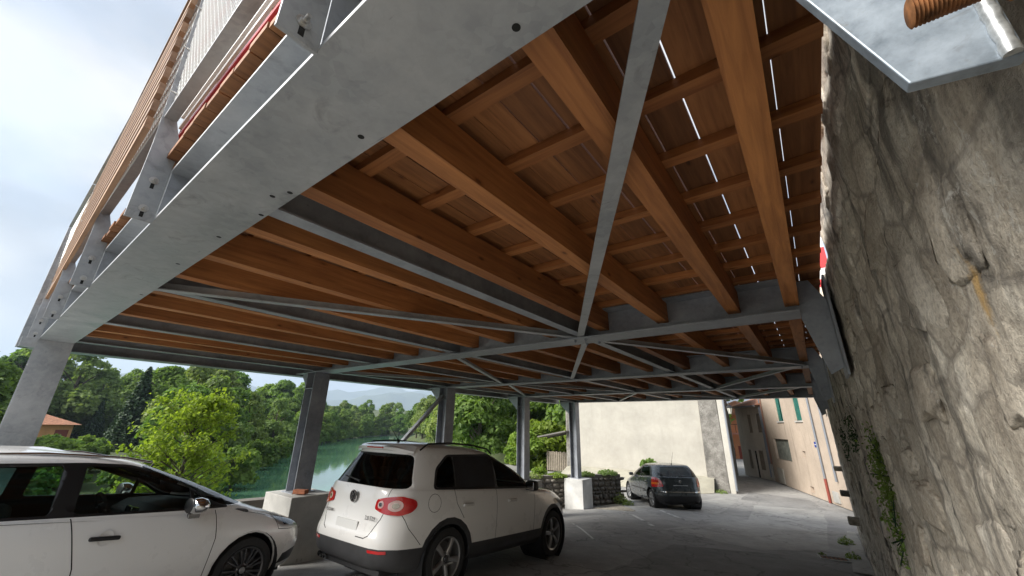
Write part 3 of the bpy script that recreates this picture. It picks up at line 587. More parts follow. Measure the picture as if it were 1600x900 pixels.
def rpoly(poly, r, n=4):
    out = []; k = len(poly)
    for i in range(k):
        p = Vector(poly[i]); a = (Vector(poly[i-1])-p); b_ = (Vector(poly[(i+1) % k])-p); rr = min(r, a.length*.45, b_.length*.45)
        a = p+a.normalized()*rr; b_ = p+b_.normalized()*rr
        for j in range(n+1): t_ = j/n; out.append(tuple((a*(1-t_)+p*t_)*(1-t_)+(p*(1-t_)+b_*t_)*t_))
    return out
class Car:
    """body skin lofted from rings; openings and panels are cut out of that skin by convex outlines"""
    def __init__(s, rings, nf=10, ns=46, nr=12, sub=4):
        def ring(d):
            xf, xr, wd = d['xf'], d['xr'], d['w']; zf, zm, zr = d['z'] if isinstance(d['z'], tuple) else (d['z'],)*3
            f_, r__ = d.get('nf', 4.2), d.get('nr', 5.5); xc = (xf+xr)/2; a = (xf-xr)/2; pts = []
            tf, tr = .5**(1/f_), .5**(1/r__)
            def zz(sx): return zm+(zf-zr)/2*sx+((zf+zr)/2-zm)*sx*sx
            for i in range(nf): t_ = tf*(-1+2*i/nf); sx = (1-abs(t_)**f_)**(1/f_); pts.append((sx, t_))
            for i in range(ns): sx = tf+(-tr-tf)*i/ns; e = f_ if sx > 0 else r__; pts.append((sx, (1-abs(sx)**e)**(1/e)))
            for i in range(nr): t_ = tr*(1-2*i/nr); sx = -(1-abs(t_)**r__)**(1/r__); pts.append((sx, t_))
            for i in range(ns): sx = -tr+(tf+tr)*i/ns; e = f_ if sx > 0 else r__; pts.append((sx, -(1-abs(sx)**e)**(1/e)))
            kf, kr = d.get('kf', .0), d.get('kr', 0)
            return [Vector((xc+a*sx, wd*ty*(1-kf*max(0, sx)**2-kr*max(0, -sx)**2), zz(sx))) for sx, ty in pts]
        C = [ring(d) for d in rings]; sharp = [d.get('sharp', False) for d in rings]
        rows = []
        for i in range(len(C)-1):
            for j in range(sub):
                t_ = j/sub; row = []
                for k in range(len(C[0])):
                    p1, p2 = C[i][k], C[i+1][k]
                    p0 = C[i-1][k] if i > 0 and not sharp[i] else p1*2-p2; p3 = C[i+2][k] if i+2 < len(C) and not sharp[i+1] else p2*2-p1
                    m1 = (p2-p0)*.5; m2 = (p3-p1)*.5
                    L_ = (p2-p1).length; m1 = m1 if m1.length < 1.6*L_ else m1.normalized()*1.6*L_; m2 = m2 if m2.length < 1.6*L_ else m2.normalized()*1.6*L_
                    t2, t3 = t_*t_, t_**3
                    row.append(p1*(2*t3-3*t2+1)+m1*(t3-2*t2+t_)+p2*(-2*t3+3*t2)+m2*(t3-t2))
                rows.append(row)
        s.gv = []; s.gf = []; rows.append(C[-1]); s.bm = bmesh.new(); n = len(C[0])
        vs = [[s.bm.verts.new(p) for p in row] for row in rows]
        for i in range(len(rows)-1):
            for k in range(n): s.bm.faces.new((vs[i][k], vs[i][(k+1) % n], vs[i+1][(k+1) % n], vs[i+1][k]))
        s.bm.faces.new(vs[-1]); s.bm.faces.new(vs[0][::-1])
        bmesh.ops.recalc_face_normals(s.bm, faces=s.bm.faces); s.bm.normal_update()
        for f in s.bm.faces: f.smooth = True
    def region(s, poly, view, lim=None, loose=False):
        # view: 'L','R' outline in (x,z); 'B' rear, 'F' front outline in (y,z); 'T' outline in (x,y)
        ia, ib, ic = {'L': (0, 2, 1), 'R': (0, 2, 1), 'B': (1, 2, 0), 'F': (1, 2, 0), 'T': (0, 1, 2)}[view]; sg = {'L': 1, 'R': -1, 'B': -1, 'F': 1, 'T': 1}[view]
        ar = sum(a[0]*b_[1]-b_[0]*a[1] for a, b_ in zip(poly, poly[1:]+poly[:1])); P = poly if ar > 0 else poly[::-1]
        lo = [min(q[i] for q in P)-.01 for i in (0, 1)]; hi = [max(q[i] for q in P)+.01 for i in (0, 1)]
        cand = []
        for f in s.bm.faces:
            if not f.is_valid: continue
            n_ = f.normal[ic]*sg; c = f.calc_center_median()
            if n_ < (.12 if view in 'LRT' else .03): continue
            if view in 'LR' and c.y*sg < .3: continue
            if view == 'T' and c.z < .75: continue
            if lim and not lim(c): continue
            us = [v.co[ia] for v in f.verts]; ws = [v.co[ib] for v in f.verts]
            if max(us) > lo[0] and min(us) < hi[0] and max(ws) > lo[1] and min(ws) < hi[1]: cand.append(f)
        bm = s.bm
        if loose:                                  # work on a loose copy of the patch, leaving the skin whole
            bm = bmesh.new(); vm = {}
            for f in cand:
                for v in f.verts:
                    if v not in vm: vm[v] = bm.verts.new(v.co)
            cand = [bm.faces.new([vm[v] for v in f.verts]) for f in cand]; bm.normal_update(); s.loose = bm
        for (a0, a1), (b0, b1) in zip(P, P[1:]+P[:1]):
            if math.hypot(b0-a0, b1-a1) < 1e-6: continue
            no = [0, 0, 0]; no[ia] = -(b1-a1); no[ib] = b0-a0; co = [0, 0, 0]; co[ia] = a0; co[ib] = a1
            g = set(cand)
            for f in cand: g.update(f.edges); g.update(f.verts)
            r = bmesh.ops.bisect_plane(bm, geom=list(g), dist=1e-6, plane_co=co, plane_no=no)
            cand = [x for x in r['geom'] if isinstance(x, bmesh.types.BMFace) and x.is_valid and (x.calc_center_median()-Vector(co)).dot(Vector(no)) > 0]
        return cand
    def paint(s, poly, view, idx, lim=None):
        for f in s.region(poly, view, lim): f.material_index = idx
    def seam(s, pts, view, wd=.007, lim=None):
        for (a0, a1), (b0, b1) in zip(pts, pts[1:]):
            d = Vector((b0-a0, b1-a1)).normalized()*wd/2; n_ = Vector((-d.y, d.x))
            fs = s.region([(a0-d.x+n_.x, a1-d.y+n_.y), (a0-d.x-n_.x, a1-d.y-n_.y), (b0+d.x-n_.x, b1+d.y-n_.y), (b0+d.x+n_.x, b1+d.y+n_.y)], view, lim, True)
            for f in fs:
                f.normal_update(); k = len(s.gv); s.gv += [tuple(v.co+f.normal*.0011) for v in f.verts]; s.gf.append(tuple(range(k, k+len(f.verts))))
            s.loose.free()
    def take(s, poly, view, name, m, parent, off=.0, thick=0, lim=None, keep=False):
        fs = s.region(poly, view, lim, keep)
        if not fs: return None
        for f in fs: f.normal_update()
        vm = {}; nm = {}
        for f in fs:
            for v in f.verts: nm[v] = nm.get(v, Vector())+f.normal
        nb = bmesh.new()
        for v in nm: vm[v] = nb.verts.new(v.co+nm[v].normalized()*off)
        for f in fs: nf_ = nb.faces.new([vm[v] for v in f.verts]); nf_.smooth = True
        if thick:
            r = bmesh.ops.extrude_face_region(nb, geom=nb.faces[:]); inv = {vm[v]: nm[v].normalized() for v in nm}
            for v in nm: vm[v].co -= nm[v].normalized()*thick
        bmesh.ops.recalc_face_normals(nb, faces=nb.faces)
        me = bpy.data.meshes.new(name); nb.to_mesh(me); nb.free(); me.materials.append(m)
        if keep: s.loose.free()
        else: bmesh.ops.delete(s.bm, geom=fs, context='FACES_ONLY')
        smooth(me, 45)
        return link(name, me, parent)
    def finish(s, parent, mats):
        me = bpy.data.meshes.new('body'); s.bm.to_mesh(me); s.bm.free()
        for m in mats: me.materials.append(m)
        o = link('body', me, parent)
        if s.gf: gm = bpy.data.meshes.new('panel_gap'); gm.from_pydata(s.gv, [], s.gf); gm.materials.append(M['gap']); tag(link('panel_gap', gm, o), kind='stuff')
        me.materials.append(M['interior']); k = len(me.materials)-1
        md = o.modifiers.new('skin', 'SOLIDIFY'); md.thickness = .018; md.offset = -1; md.material_offset = k; md.material_offset_rim = 0; md.use_rim = True
        return o
def wheel(parent, x, y, r, wd, spokes, style, rimm, side):
    e = empty('wheel', (x, y, r), parent=parent); e.rotation_euler = (0, rnd.uniform(0, 6), 0); s = side
    h = wd/2; rr = r*.70
    pr = [(-h*.8, rr), (-h, rr+.02), (-h, r-.05), (-h*.86, r-.012), (-h*.5, r), (h*.5, r), (h*.86, r-.012), (h, r-.05), (h, rr+.02), (h*.8, rr)]
    MB().lathe([(a*s, b_) for a, b_ in pr], (0, 0, 0), (0, 1, 0), 48).build('tyre', M['tyre'], e, sm=35)
    q = MB().lathe([(s*h*.8, rr+.004), (s*h*.9, rr), (s*h*.82, rr-.016), (s*-h*.5, rr-.03), (s*-h*.7, rr)], (0, 0, 0), (0, 1, 0), 48)
    for i in range(spokes):
        a = 2*math.pi*i/spokes
        for da in ((0,) if style == 'single' else (-.13, .13)):
            wi, wo = (.050, .072) if style == 'single' else (.017, .024)
            if spokes == 7: wi, wo = .030, .040
            d0 = Vector((math.cos(a+da*.3), 0, math.sin(a+da*.3))); d1 = Vector((math.cos(a+da), 0, math.sin(a+da))); tn = Vector((-math.sin(a+da), 0, math.cos(a+da)))
            pts = []
            for (rad, wq, yq, dd) in ((.045, wi, h*.66, d0), (rr*.6, (wi+wo)/2*.92, h*.80, d1), (rr-.010, wo, h*.74, d1)):
                for sg_, dp in ((-1, 0), (-.55, .012), (.55, .012), (1, 0), (.9, -.028), (-.9, -.028)): pts.append(dd*rad+tn*wq/2*sg_+Vector((0, s*(yq+dp), 0)))
            fs = [(k*6+j, k*6+(j+1) % 6, (k+1)*6+(j+1) % 6, (k+1)*6+j) for k in range(2) for j in range(6)]+[(12, 13, 14, 15, 16, 17)]
            q.add(pts, fs)
    q.lathe([(s*h*.4, .075), (s*h*.72, .07), (s*h*.80, .055)], (0, 0, 0), (0, 1, 0), 24)
    q.build('rim', rimm, e, sm=35)
    MB().lathe([(s*h*.79, .034), (s*h*.86, .030), (s*h*.87, 0)], (0, 0, 0), (0, 1, 0), 20).build('hub_cap', M['rim'] if rimm is M['rim_dark'] else M['rim_dark'], e, sm=40)
    MB().lathe([(s*h*.05, .0), (s*h*.05, rr*.74), (-s*h*.05, rr*.74), (-s*h*.05, 0)], (0, 0, 0), (0, 1, 0), 32).build('brake_disc', M['disc'], e)
    MB().lathe([(-s*h*.3, 0), (-s*h*.3, rr)], (0, 0, 0), (0, 1, 0), 32).build('brake_shield', M['interior'], e)
    return e
def circ(cx_, cz_, r, n=22): return [(cx_+r*math.cos(2*math.pi*i/n), cz_+r*math.sin(2*math.pi*i/n)) for i in range(n)]
def sbox(x0, x1, y0, y1, z0, z1, name, m, parent, bev=.05, rot=0):
    c = Vector(((x0+x1)/2, (y0+y1)/2, (z0+z1)/2)); o = MB(c).box(x0, x1, y0, y1, z0, z1).build(name, m, parent, 35); o.location = c; o.rotation_euler = (0, rot, 0)
    md = o.modifiers.new('b', 'BEVEL'); md.width = bev; md.segments = 3; return o
def seats(parent, xf, xb, zb, wd=.40, z=.0):
    for x, n, k in ((xf, 2, .0), (xb, 3, .0)):
        for i in range(n):
            y = (-.38+.76*i) if n == 2 else (-.42+.42*i); e = empty('seat', (x, y, .30+z), parent=parent)
            sbox(-.25, .27, -.23 if n == 2 else -.2, .23 if n == 2 else .2, .0, .18, 'cushion', M['seat'], e, .05)
            sbox(-.36, -.22, -.23 if n == 2 else -.2, .23 if n == 2 else .2, .12, .64, 'backrest', M['seat'], e, .06, -.22)
            sbox(-.46, -.36, -.13, .13, .66, .84, 'headrest', M['seat'], e, .05, -.15)
def place(e, x, y, z, th, sl, rl=0):
    f = Vector((math.cos(th)*math.cos(sl), math.sin(th)*math.cos(sl), math.sin(sl))); l = Vector((-math.sin(th), math.cos(th), 0)); u = f.cross(l)
    l = l*math.cos(rl)+u*math.sin(rl); u = f.cross(l)
    e.matrix_world = Matrix(((f.x, l.x, u.x, x), (f.y, l.y, u.y, y), (f.z, l.z, u.z, z), (0, 0, 0, 1)))
def text(name, body, size, m, parent, mtx, ext=.003):
    me = LETTERS[body]; me.materials.append(m); q = link(name, me, parent); q.matrix_local = mtx; return q
def wells(c, xs, r, rin):
    for x in xs:
        for v in 'LR': 
            fs = c.region(circ(x, .33, r), v, lim=lambda p: p.z < .95); bmesh.ops.delete(c.bm, geom=fs, context='FACES_ONLY')
def arch_liner(parent, x, y, r, wd, zc):
    s = 1 if y > 0 else -1
    MB().lathe([(-s*wd/2, 0), (-s*wd/2, r), (s*wd/2, r)], (x, y, zc), (0, 1, 0), 28).build('wheel_arch', M['black'], parent)

# ---- white compact SUV seen from behind
def suv():
    e = empty('parked_car', label='white compact SUV with red tail lamps and dark rear window, parked under the deck', cat='car', group='cars parked by the deck')
    Rg = [dict(z=.26, w=.80, xf=3.30, xr=-.74), dict(z=.34, w=.875, xf=3.44, xr=-.88, nr=7, kr=.05), dict(z=(.47, .47, .50), w=.900, xf=3.49, xr=-.925, nr=7, kr=.05), dict(z=.60, w=.905, xf=3.49, xr=-.925, nr=7, kr=.05),
          dict(z=(.70, .72, .68), w=.903, xf=3.46, xr=-.900, sharp=False, nr=7, kr=.05), dict(z=(.82, .84, .84), w=.898, xf=3.40, xr=-.865, nr=7, kr=.05), dict(z=(.88, .96, 1.00), w=.882, xf=3.28, xr=-.845, nr=7, kr=.05),
          dict(z=(.96, 1.06, 1.10), w=.855, xf=3.08, xr=-.825, nr=7, kr=.05), dict(z=(1.08, 1.10, 1.14), w=.838, xf=2.42, xr=-.81, nr=5.5, kr=.03), dict(z=(1.31, 1.33, 1.34), w=.765, xf=1.88, xr=-.70, nr=4.8),
          dict(z=(1.50, 1.555, 1.535), w=.665, xf=1.32, xr=-.585, nr=5), dict(z=(1.575, 1.625, 1.60), w=.57, xf=1.10, xr=-.60, nr=5), dict(z=(1.63, 1.66, 1.635), w=.35, xf=.85, xr=-.50), dict(z=(1.66, 1.672, 1.66), w=.08, xf=.55, xr=-.2)]
    c = Car(Rg)
    dk = lambda p: p.z < .9
    # grey plastic lower cladding
    for v in 'LR':
        c.paint([(-1.0, .1), (3.6, .1), (3.6, .47), (-1.0, .47)], v, 2, dk); c.paint(circ(0, .345, .455), v, 2, dk); c.paint(circ(2.604, .345, .455), v, 2, dk)
    c.paint([(-1, .1), (1, .1), (1, .52), (-1, .52)], 'B', 2, dk); c.paint([(-1, .1), (1, .1), (1, .42), (-1, .42)], 'F', 2, dk)
    wells(c, (0, 2.604), .395, 0)
    for v in 'LR':
        c.seam([(.93, .47), (.95, 1.09)], v); c.seam([(1.93, .47), (1.98, 1.0), (2.0, 1.07)], v); c.seam([(-.45, .55), (-.62, .72), (-.70, .86)], v)
        c.seam([(.06, 1.12), (.10, .95), (.24, .775)], v)
        c.seam([(-.28+.10*math.cos(a), .97+.10*math.sin(a)) for a in np.linspace(0, 6.29, 17)] if v == 'R' else [(3.0, .9), (3.02, .9)], v, .005)
        tr = rpoly([(-.30, 1.115), (2.06, 1.06), (1.80, 1.30), (1.36, 1.50), (.95, 1.555), (-.02, 1.525), (-.24, 1.36)], .06); c.paint(tr, v, 3)
        w1 = rpoly([(-.262, 1.14), (.08, 1.135), (.08, 1.50), (-.0, 1.50), (-.205, 1.35)], .05); w2 = rpoly([(.10, 1.135), (.93, 1.115), (.93, 1.525), (.10, 1.505)], .03); w3 = rpoly([(.99, 1.115), (1.90, 1.09), (1.70, 1.30), (1.33, 1.478), (.99, 1.525)], .04)
        c.take(w1, v, 'quarter_window', M['glass_dark'], e, -.004)
        o = c.take(w2, v, 'rear_side_window', M['shade'] if v == 'R' else M['glass_dark'], e, -.004)
        if v == 'R': o['label'] = 'rear side window covered by a creased black sunshade'
        c.take(w3, v, 'front_side_window', M['glass_mid'], e, -.004)
    rw = rpoly([(-.74, 1.125), (.74, 1.125), (.585, 1.505), (-.585, 1.505)], .07); c.take(rw, 'B', 'rear_window', M['glass_dark'], e, -.003, lim=lambda p: p.x < 0 and p.z > 1.0)
    ws = rpoly([(-.76, 1.10), (.76, 1.10), (.60, 1.50), (-.60, 1.50)], .06); c.take(ws, 'F', 'windscreen', M['glass'], e, -.003, lim=lambda p: p.x > 1 and p.z > 1.05)
    bk = lambda p: p.x < -.3
    for s in (-1, 1):
        T = lambda pts: [(s*a, b_) for a, b_ in pts]
        lo = c.take(rpoly(T([(.44, .90), (.58, .862), (.74, .848), (.80, .88), (.812, .95), (.795, 1.02), (.72, 1.05), (.58, 1.03), (.45, 1.0)]), .03), 'B', 'tail_lamp', M['lens_red'], e, .014, .03, bk, True)
        for (yy, zz, rr_) in ((.525, .95, .040), (.685, .948, .058)):
            c.take(circ(s*yy, zz, rr_, 18), 'B', 'lamp_reflector', M['lens_pink'], lo, .0165, .004, bk, True)
            c.take(circ(s*yy, zz, rr_*.55, 14), 'B', 'lamp_bulb', M['chrome'], lo, .0195, .004, bk, True)
        c.take(T([(.50, .475), (.70, .475), (.70, .505), (.50, .503)]), 'B', 'rear_reflector', M['lens_red'], e, .004, .004, bk, True)
        c.take(rpoly(T([(.52, .70), (.86, .74), (.86, .88), (.55, .82)]), .04), 'F', 'headlamp', M['clear'], e, .004, .006, lambda p: p.x > 2.6, True)
    # tailgate seams, bumper line
    c.seam([(-.40, .60), (-.46, .63), (-.56, .80), (-.58, .86)], 'B', .009, bk); c.seam([(.40, .60), (.46, .63), (.56, .80), (.58, .86)], 'B', .009, bk); c.seam([(-.40, .60), (-.25, .60)], 'B', .009, bk)
    c.seam([(-.585, 1.04), (-.60, 1.12)], 'B', .007, bk)
    body = c.finish(e, [M['car_white'], M['gap'], M['plastic'], M['trim']])
    # spoiler
    q = MB(); sp = []
    for i in range(13):
        y = -.60+1.2*i/12; k = 1-abs(y/.60)**4*.25; sp.append([(-.47, y, 1.632*k+(1-k)*1.52), (-.66*k-.02, y, 1.585-.06*(1-k)*3), (-.655*k-.02, y, 1.548-.06*(1-k)*3), (-.53, y, 1.535-.03*(1-k)*3)])
    q.add([p for r_ in sp for p in r_], [(i*4+j, i*4+(j+1) % 4, (i+1)*4+(j+1) % 4, (i+1)*4+j) for i in range(12) for j in range(4)]+[(0, 1, 2, 3), (51, 50, 49, 48)])
    s_ = q.build('roof_spoiler', M['car_white'], e, sm=35); MB().box(-.692, -.668, -.17, .17, 1.560, 1.578).build('brake_light', M['lens_red'], s_)
    MB().tube([(-.845, -.02, 1.165), (-.80, .15, 1.175), (-.775, .42, 1.20)], [.012, .009, .006], 6).build('wiper', M['black'], e)
    for s in (-1, 1):
        pts = [(-.42, s*.60, 1.565), (-.30, s*.60, 1.645), (.1, s*.605, 1.675), (.6, s*.60, 1.665), (.98, s*.585, 1.625), (1.10, s*.575, 1.56)]
        MB().tube(pts, [.010, .012, .012, .012, .012, .010], 8).build('roof_rail', M['black'], e, sm=50)
        mo = empty('door_mirror', (1.80, s*.93, 1.10), parent=e); sbox(-.06, .09, -.09, .09, -.06, .085, 'mirror_housing', M['car_white'] if s > 0 else M['trim'], mo, .04); sbox(-.066, -.058, -.075, .075, -.045, .07, 'mirror_glass', M['chrome'], mo, .004)
        MB().bar((0, -s*.1, -.05), (0, -s*.02, -.03), .06, .03).build('mirror_arm', M['trim'], mo)
        for x in (.60, 1.62):
            h = empty('door_handle', (x-.30, s*.895, .925), parent=e); sbox(-.10, .10, -.012, .028 if s > 0 else .012, -.018, .018, 'grip', M['car_white'], h, .011) if s > 0 else sbox(-.10, .10, -.028, .012, -.018, .018, 'grip', M['car_white'], h, .011)
    MB().tube([(-.30, .0, 1.655), (-.33, 0, 1.69)], [.02, .012], 8).tube([(-.33, 0, 1.69), (-.50, 0, 1.86)], [.005, .002], 5).build('antenna', M['black'], e)
    # emblem: chrome ring on a dark disc with the V over W strokes
    em = empty('emblem', (-.872, 0, .995), parent=e); em.rotation_euler = (0, R(-6), 0)
    MB().lathe([(.0, .0), (.0, .062), (-.006, .060), (-.006, 0)], (0, 0, 0), (1, 0, 0), 28).build('emblem_disc', M['trim'], em)
    MB().lathe([(-.004, .070), (-.014, .068), (-.014, .058), (-.004, .056), (-.004, .070)], (0, 0, 0), (1, 0, 0), 32).build('emblem_ring', M['chrome'], em, sm=40)
    q = MB()
    for a, b_ in (((-.028, .050), (0, .004)), ((.028, .050), (0, .004)), ((-.052, .024), (-.024, -.046)), ((-.024, -.046), (0, -.002)), ((0, -.002), (.024, -.046)), ((.024, -.046), (.052, .024))): q.bar((-.010, a[0], a[1]), (-.010, b_[0], b_[1]), .006, .011, up=(1, 0, 0)) if False else q.bar((-.010, a[0], a[1]), (-.010, b_[0], b_[1]), .010, .008, up=(1, 0, 0))
    q.build('emblem_letters', M['chrome'], em)
    rot = Matrix(((0, 0, -1, 0), (-1, 0, 0, 0), (0, 1, 0, 0), (0, 0, 0, 1)))
    text('badge_text', '2.0 TDI', .062, M['chrome'], e, Matrix.Translation((-.893, -.42, .80)) @ rot); text('badge_text', 'TIGUAN', .052, M['chrome'], e, Matrix.Translation((-.888, .45, .80)) @ rot)
    o = sbox(-.909, -.890, -.22, .22, .645, .745, 'number_plate', M['plate'], e, .004)
    for y in (.44, .56): MB().lathe([(0, .030), (-.10, .034), (-.10, .028), (0, .026)], (-.74, y, .285), (1, 0, 0), 20).build('exhaust_pipe', M['chrome'], e, sm=40)
    MB().box(-.80, 3.3, -.62, .62, .24, .30).box(-.7, .5, -.35, .35, .2, .3).build('underbody', M['black'], e)
    seats(e, 1.15, .30, .3, z=.17)
    MB().prism([(1.75, .55), (2.45, .55), (2.40, 1.06), (1.95, 1.08), (1.72, 1.0)], lambda a, b_: (a, -.72, b_), lambda a, b_: (a, .72, b_)).build('dashboard', M['interior'], e, bevel=.03)
    for x in (0, 2.604):
        for s in (-1, 1):
            wheel(e, x, s*.775, .345, .225, 5, 'single', M['rim'], s); arch_liner(e, x, s*.66, .41, .45, .345)
    return e
vw = suv(); place(vw, -4.865, 4.015, -.210, 1.585, -.066, .0)

# ---- white estate hatchback in the left foreground
def hatch():
    e = empty('parked_car', label='white hatchback with black door handle and chrome mirror cap, cut off at the left edge', cat='car', group='cars parked by the deck')
    Rg = [dict(z=.19, w=.80, xf=3.30, xr=-.60), dict(z=.28, w=.868, xf=3.44, xr=-.74), dict(z=(.46, .46, .48), w=.888, xf=3.50, xr=-.79), dict(z=.60, w=.893, xf=3.49, xr=-.80), dict(z=(.69, .73, .75), w=.892, xf=3.42, xr=-.79),
          dict(z=(.76, .87, .92), w=.880, xf=3.26, xr=-.78, kf=.04), dict(z=(.84, .985, 1.05), w=.852, xf=3.04, xr=-.75, kf=.05), dict(z=(.97, 1.01, 1.085), w=.838, xf=2.66, xr=-.735, kf=.03), dict(z=(1.20, 1.25, 1.285), w=.772, xf=2.12, xr=-.62),
          dict(z=(1.40, 1.455, 1.42), w=.682, xf=1.58, xr=-.47), dict(z=(1.462, 1.515, 1.475), w=.575, xf=1.36, xr=-.40), dict(z=(1.495, 1.545, 1.505), w=.35, xf=1.1, xr=-.30), dict(z=1.555, w=.08, xf=.8, xr=.0)]
    c = Car(Rg, 12, 54, 12); dk = lambda p: p.z < .9
    wells(c, (0, 2.608), .372, 0)
    for v in 'LR':
        c.seam([(1.14, .33), (1.10, .62), (1.0, .93), (.975, 1.0)], v, .008); c.seam([(2.17, .36), (2.20, .70), (2.165, .96)], v, .008); c.seam([(-.05, .80), (.12, .62), (.3, .42)], v, .006); c.seam([(1.14, .33), (2.17, .36)], v, .006)
        tr = rpoly([(-.35, 1.07), (.30, 1.035), (1.0, 1.012), (2.34, .975), (2.02, 1.175), (1.66, 1.345), (1.30, 1.425), (1.0, 1.445), (.3, 1.44), (-.05, 1.38)], .05, 3); c.paint(tr, v, 2)
        c.take(rpoly([(.98, 1.035), (1.90, 1.008), (1.885, 1.205), (1.60, 1.335), (1.28, 1.405), (.98, 1.425)], .035), v, 'front_side_window', M['glass'], e, -.004)
        c.take(rpoly([(1.93, 1.008), (2.17, 1.0), (1.93, 1.16)], .02), v, 'front_quarter_light', M['glass'], e, -.004)
        c.take(rpoly([(-.02, 1.07), (.83, 1.04), (.83, 1.425), (.3, 1.41), (.02, 1.34)], .035), v, 'rear_side_window', M['glass_mid'], e, -.004)
    c.take(rpoly([(-.66, 1.08), (.66, 1.08), (.55, 1.34), (-.55, 1.40)], .06), 'B', 'rear_window', M['glass_dark'], e, -.003, lim=lambda p: p.x < 0 and p.z > 1)
    c.take(rpoly([(-.74, .99), (.74, .99), (.63, 1.41), (-.63, 1.41)], .06), 'F', 'windscreen', M['glass'], e, -.003, lim=lambda p: p.x > 1.2 and p.z > .975)
    for v in 'LR':
        c.take(rpoly([(2.98, .70), (3.40, .66), (3.40, .76), (3.12, .825), (2.90, .84)], .03), v, 'headlamp', M['clear'], e, .008, 0, lambda p: p.x > 2.7, True)
        c.take(rpoly([(3.04, .72), (3.36, .69), (3.36, .75), (3.08, .80)], .03), v, 'headlamp_reflector', M['chrome'], e, .002, .002, lambda p: p.x > 2.7, True)
        c.seam([(2.93, .84), (2.96, .69), (3.2, .66)], v, .007)
        c.paint([(3.05, .30), (3.5, .30), (3.5, .44), (3.12, .40)], v, 2, dk)
    c.seam([(2.5, -.74), (3.0, -.68), (3.26, -.55)], 'T', .007); c.seam([(2.5, .74), (3.0, .68), (3.26, .55)], 'T', .007)
    c.finish(e, [M['car_white2'], M['gap'], M['trim']])
    for s in (-1, 1):
        # handle: black bar over a dished cup
        h = empty('door_handle', (1.25, s*.900, .828), parent=e); sbox(-.115, .105, -.018, .018, -.017, .017, 'grip', M['trim'], h, .012, R(3))
        q = MB().lathe([(0, .062), (-s*.006, .045), (-s*.010, 0)], (0, -s*.006, 0), (0, 1, 0), 24); q.v = [(a*.9, b_, c_) for a, b_, c_ in q.v]; q.build('handle_cup', M['car_white2'], h, sm=60)
        mo = empty('door_mirror', (1.90, s*.93, 1.0), parent=e)
        q = MB(); n = 20; rows = [(-.075, .0), (-.072, .055), (-.05, .078), (0, .085), (.05, .070), (.085, .035), (.092, 0)]
        q.lathe(rows, (0, 0, 0), (1, 0, 0), 20); q.v = [(a, b_*1.25+s*.05, c_*.92+.045) for a, b_, c_ in q.v]; q.build('mirror_cap', M['chrome'], mo, sm=60)
        q = MB(); q.lathe([(-.076, 0), (-.0765, .07), (-.07, .078)], (0, 0, 0), (1, 0, 0), 20); q.v = [(a, b_*1.25+s*.05, c_*.9+.045) for a, b_, c_ in q.v]; q.build('mirror_glass', M['trim'], mo, sm=60)
        MB().bar((.0, -s*.06, -.06), (0, s*.02, .0), .07, .035).build('mirror_foot', M['trim'], mo)
        MB().box(-.05, .05, -.012, .012, -.075, -.035).build('mirror_foot_trim', M['chrome'], mo)
        mo.children[-1].location = (0, -s*.052, 0)
        MB().tube([(-.30, s*.60, 1.44), (.1, s*.605, 1.50), (.7, s*.605, 1.515), (1.25, s*.60, 1.485), (1.5, s*.60, 1.44)], .013, 8).build('roof_rail', M['chrome'], e, sm=50)
    MB().prism([(1.72, .5), (2.6, .5), (2.58, .93), (2.2, .985), (1.86, .97), (1.72, .88)], lambda a, b_: (a, -.74, b_), lambda a, b_: (a, .74, b_)).build('dashboard', M['interior'], e, bevel=.03)
    vt = empty('air_vent', (1.70, .02, .90), parent=e)
    for y in (-.085, .085):
        q = MB(); 
        for a, b_ in (((-.08, -.05), (.08, -.05)), ((.08, -.05), (.07, .05)), ((.07, .05), (-.07, .05)), ((-.07, .05), (-.08, -.05))): q.bar((0, y+a[0], a[1]), (0, y+b_[0], b_[1]), .012, .012, up=(1, 0, 0))
        q.build('vent_frame', M['chrome'], vt); MB().box(.0, .004, y-.07, y+.07, -.045, .045).build('vent_louvre', M['black'], vt)
    sw = empty('steering_wheel', (1.56, .38, .90), parent=e); sw.rotation_euler = (0, R(-25), 0)
    MB().tube([(0, .185*math.cos(a), .185*math.sin(a)) for a in np.linspace(0, 6.283, 33)], .015, 8, False).build('wheel_rim', M['interior'], sw, sm=60); MB().lathe([(-.02, 0), (-.02, .07), (.02, .08)], (0, 0, 0), (1, 0, 0), 20).build('boss', M['interior'], sw); MB().bar((0, -.18, 0), (0, .18, 0), .03, .03).bar((0, 0, -.18), (0, 0, 0), .03, .03).build('spoke', M['interior'], sw)
    sbox(1.66, 1.70, -.10, .10, 1.28, 1.34, 'rear_view_mirror', M['interior'], e, .015); MB().tube([(1.70, 0, 1.32), (1.74, 0, 1.40)], .01, 6).build('mirror_stalk', M['interior'], e)
    seats(e, 1.05, .12, .25, z=-.04)
    MB().box(-.6, 3.2, -.62, .62, .19, .24).build('underbody', M['black'], e)
    for x in (0, 2.608):
        for s in (-1, 1): wheel(e, x, s*.765, .325, .215, 9, 'twin', M['rim_dark'], s); arch_liner(e, x, s*.65, .385, .45, .33)
    return e
c4 = hatch(); place(c4, -6.12, -.32, -.075, R(97), -.06, .0)

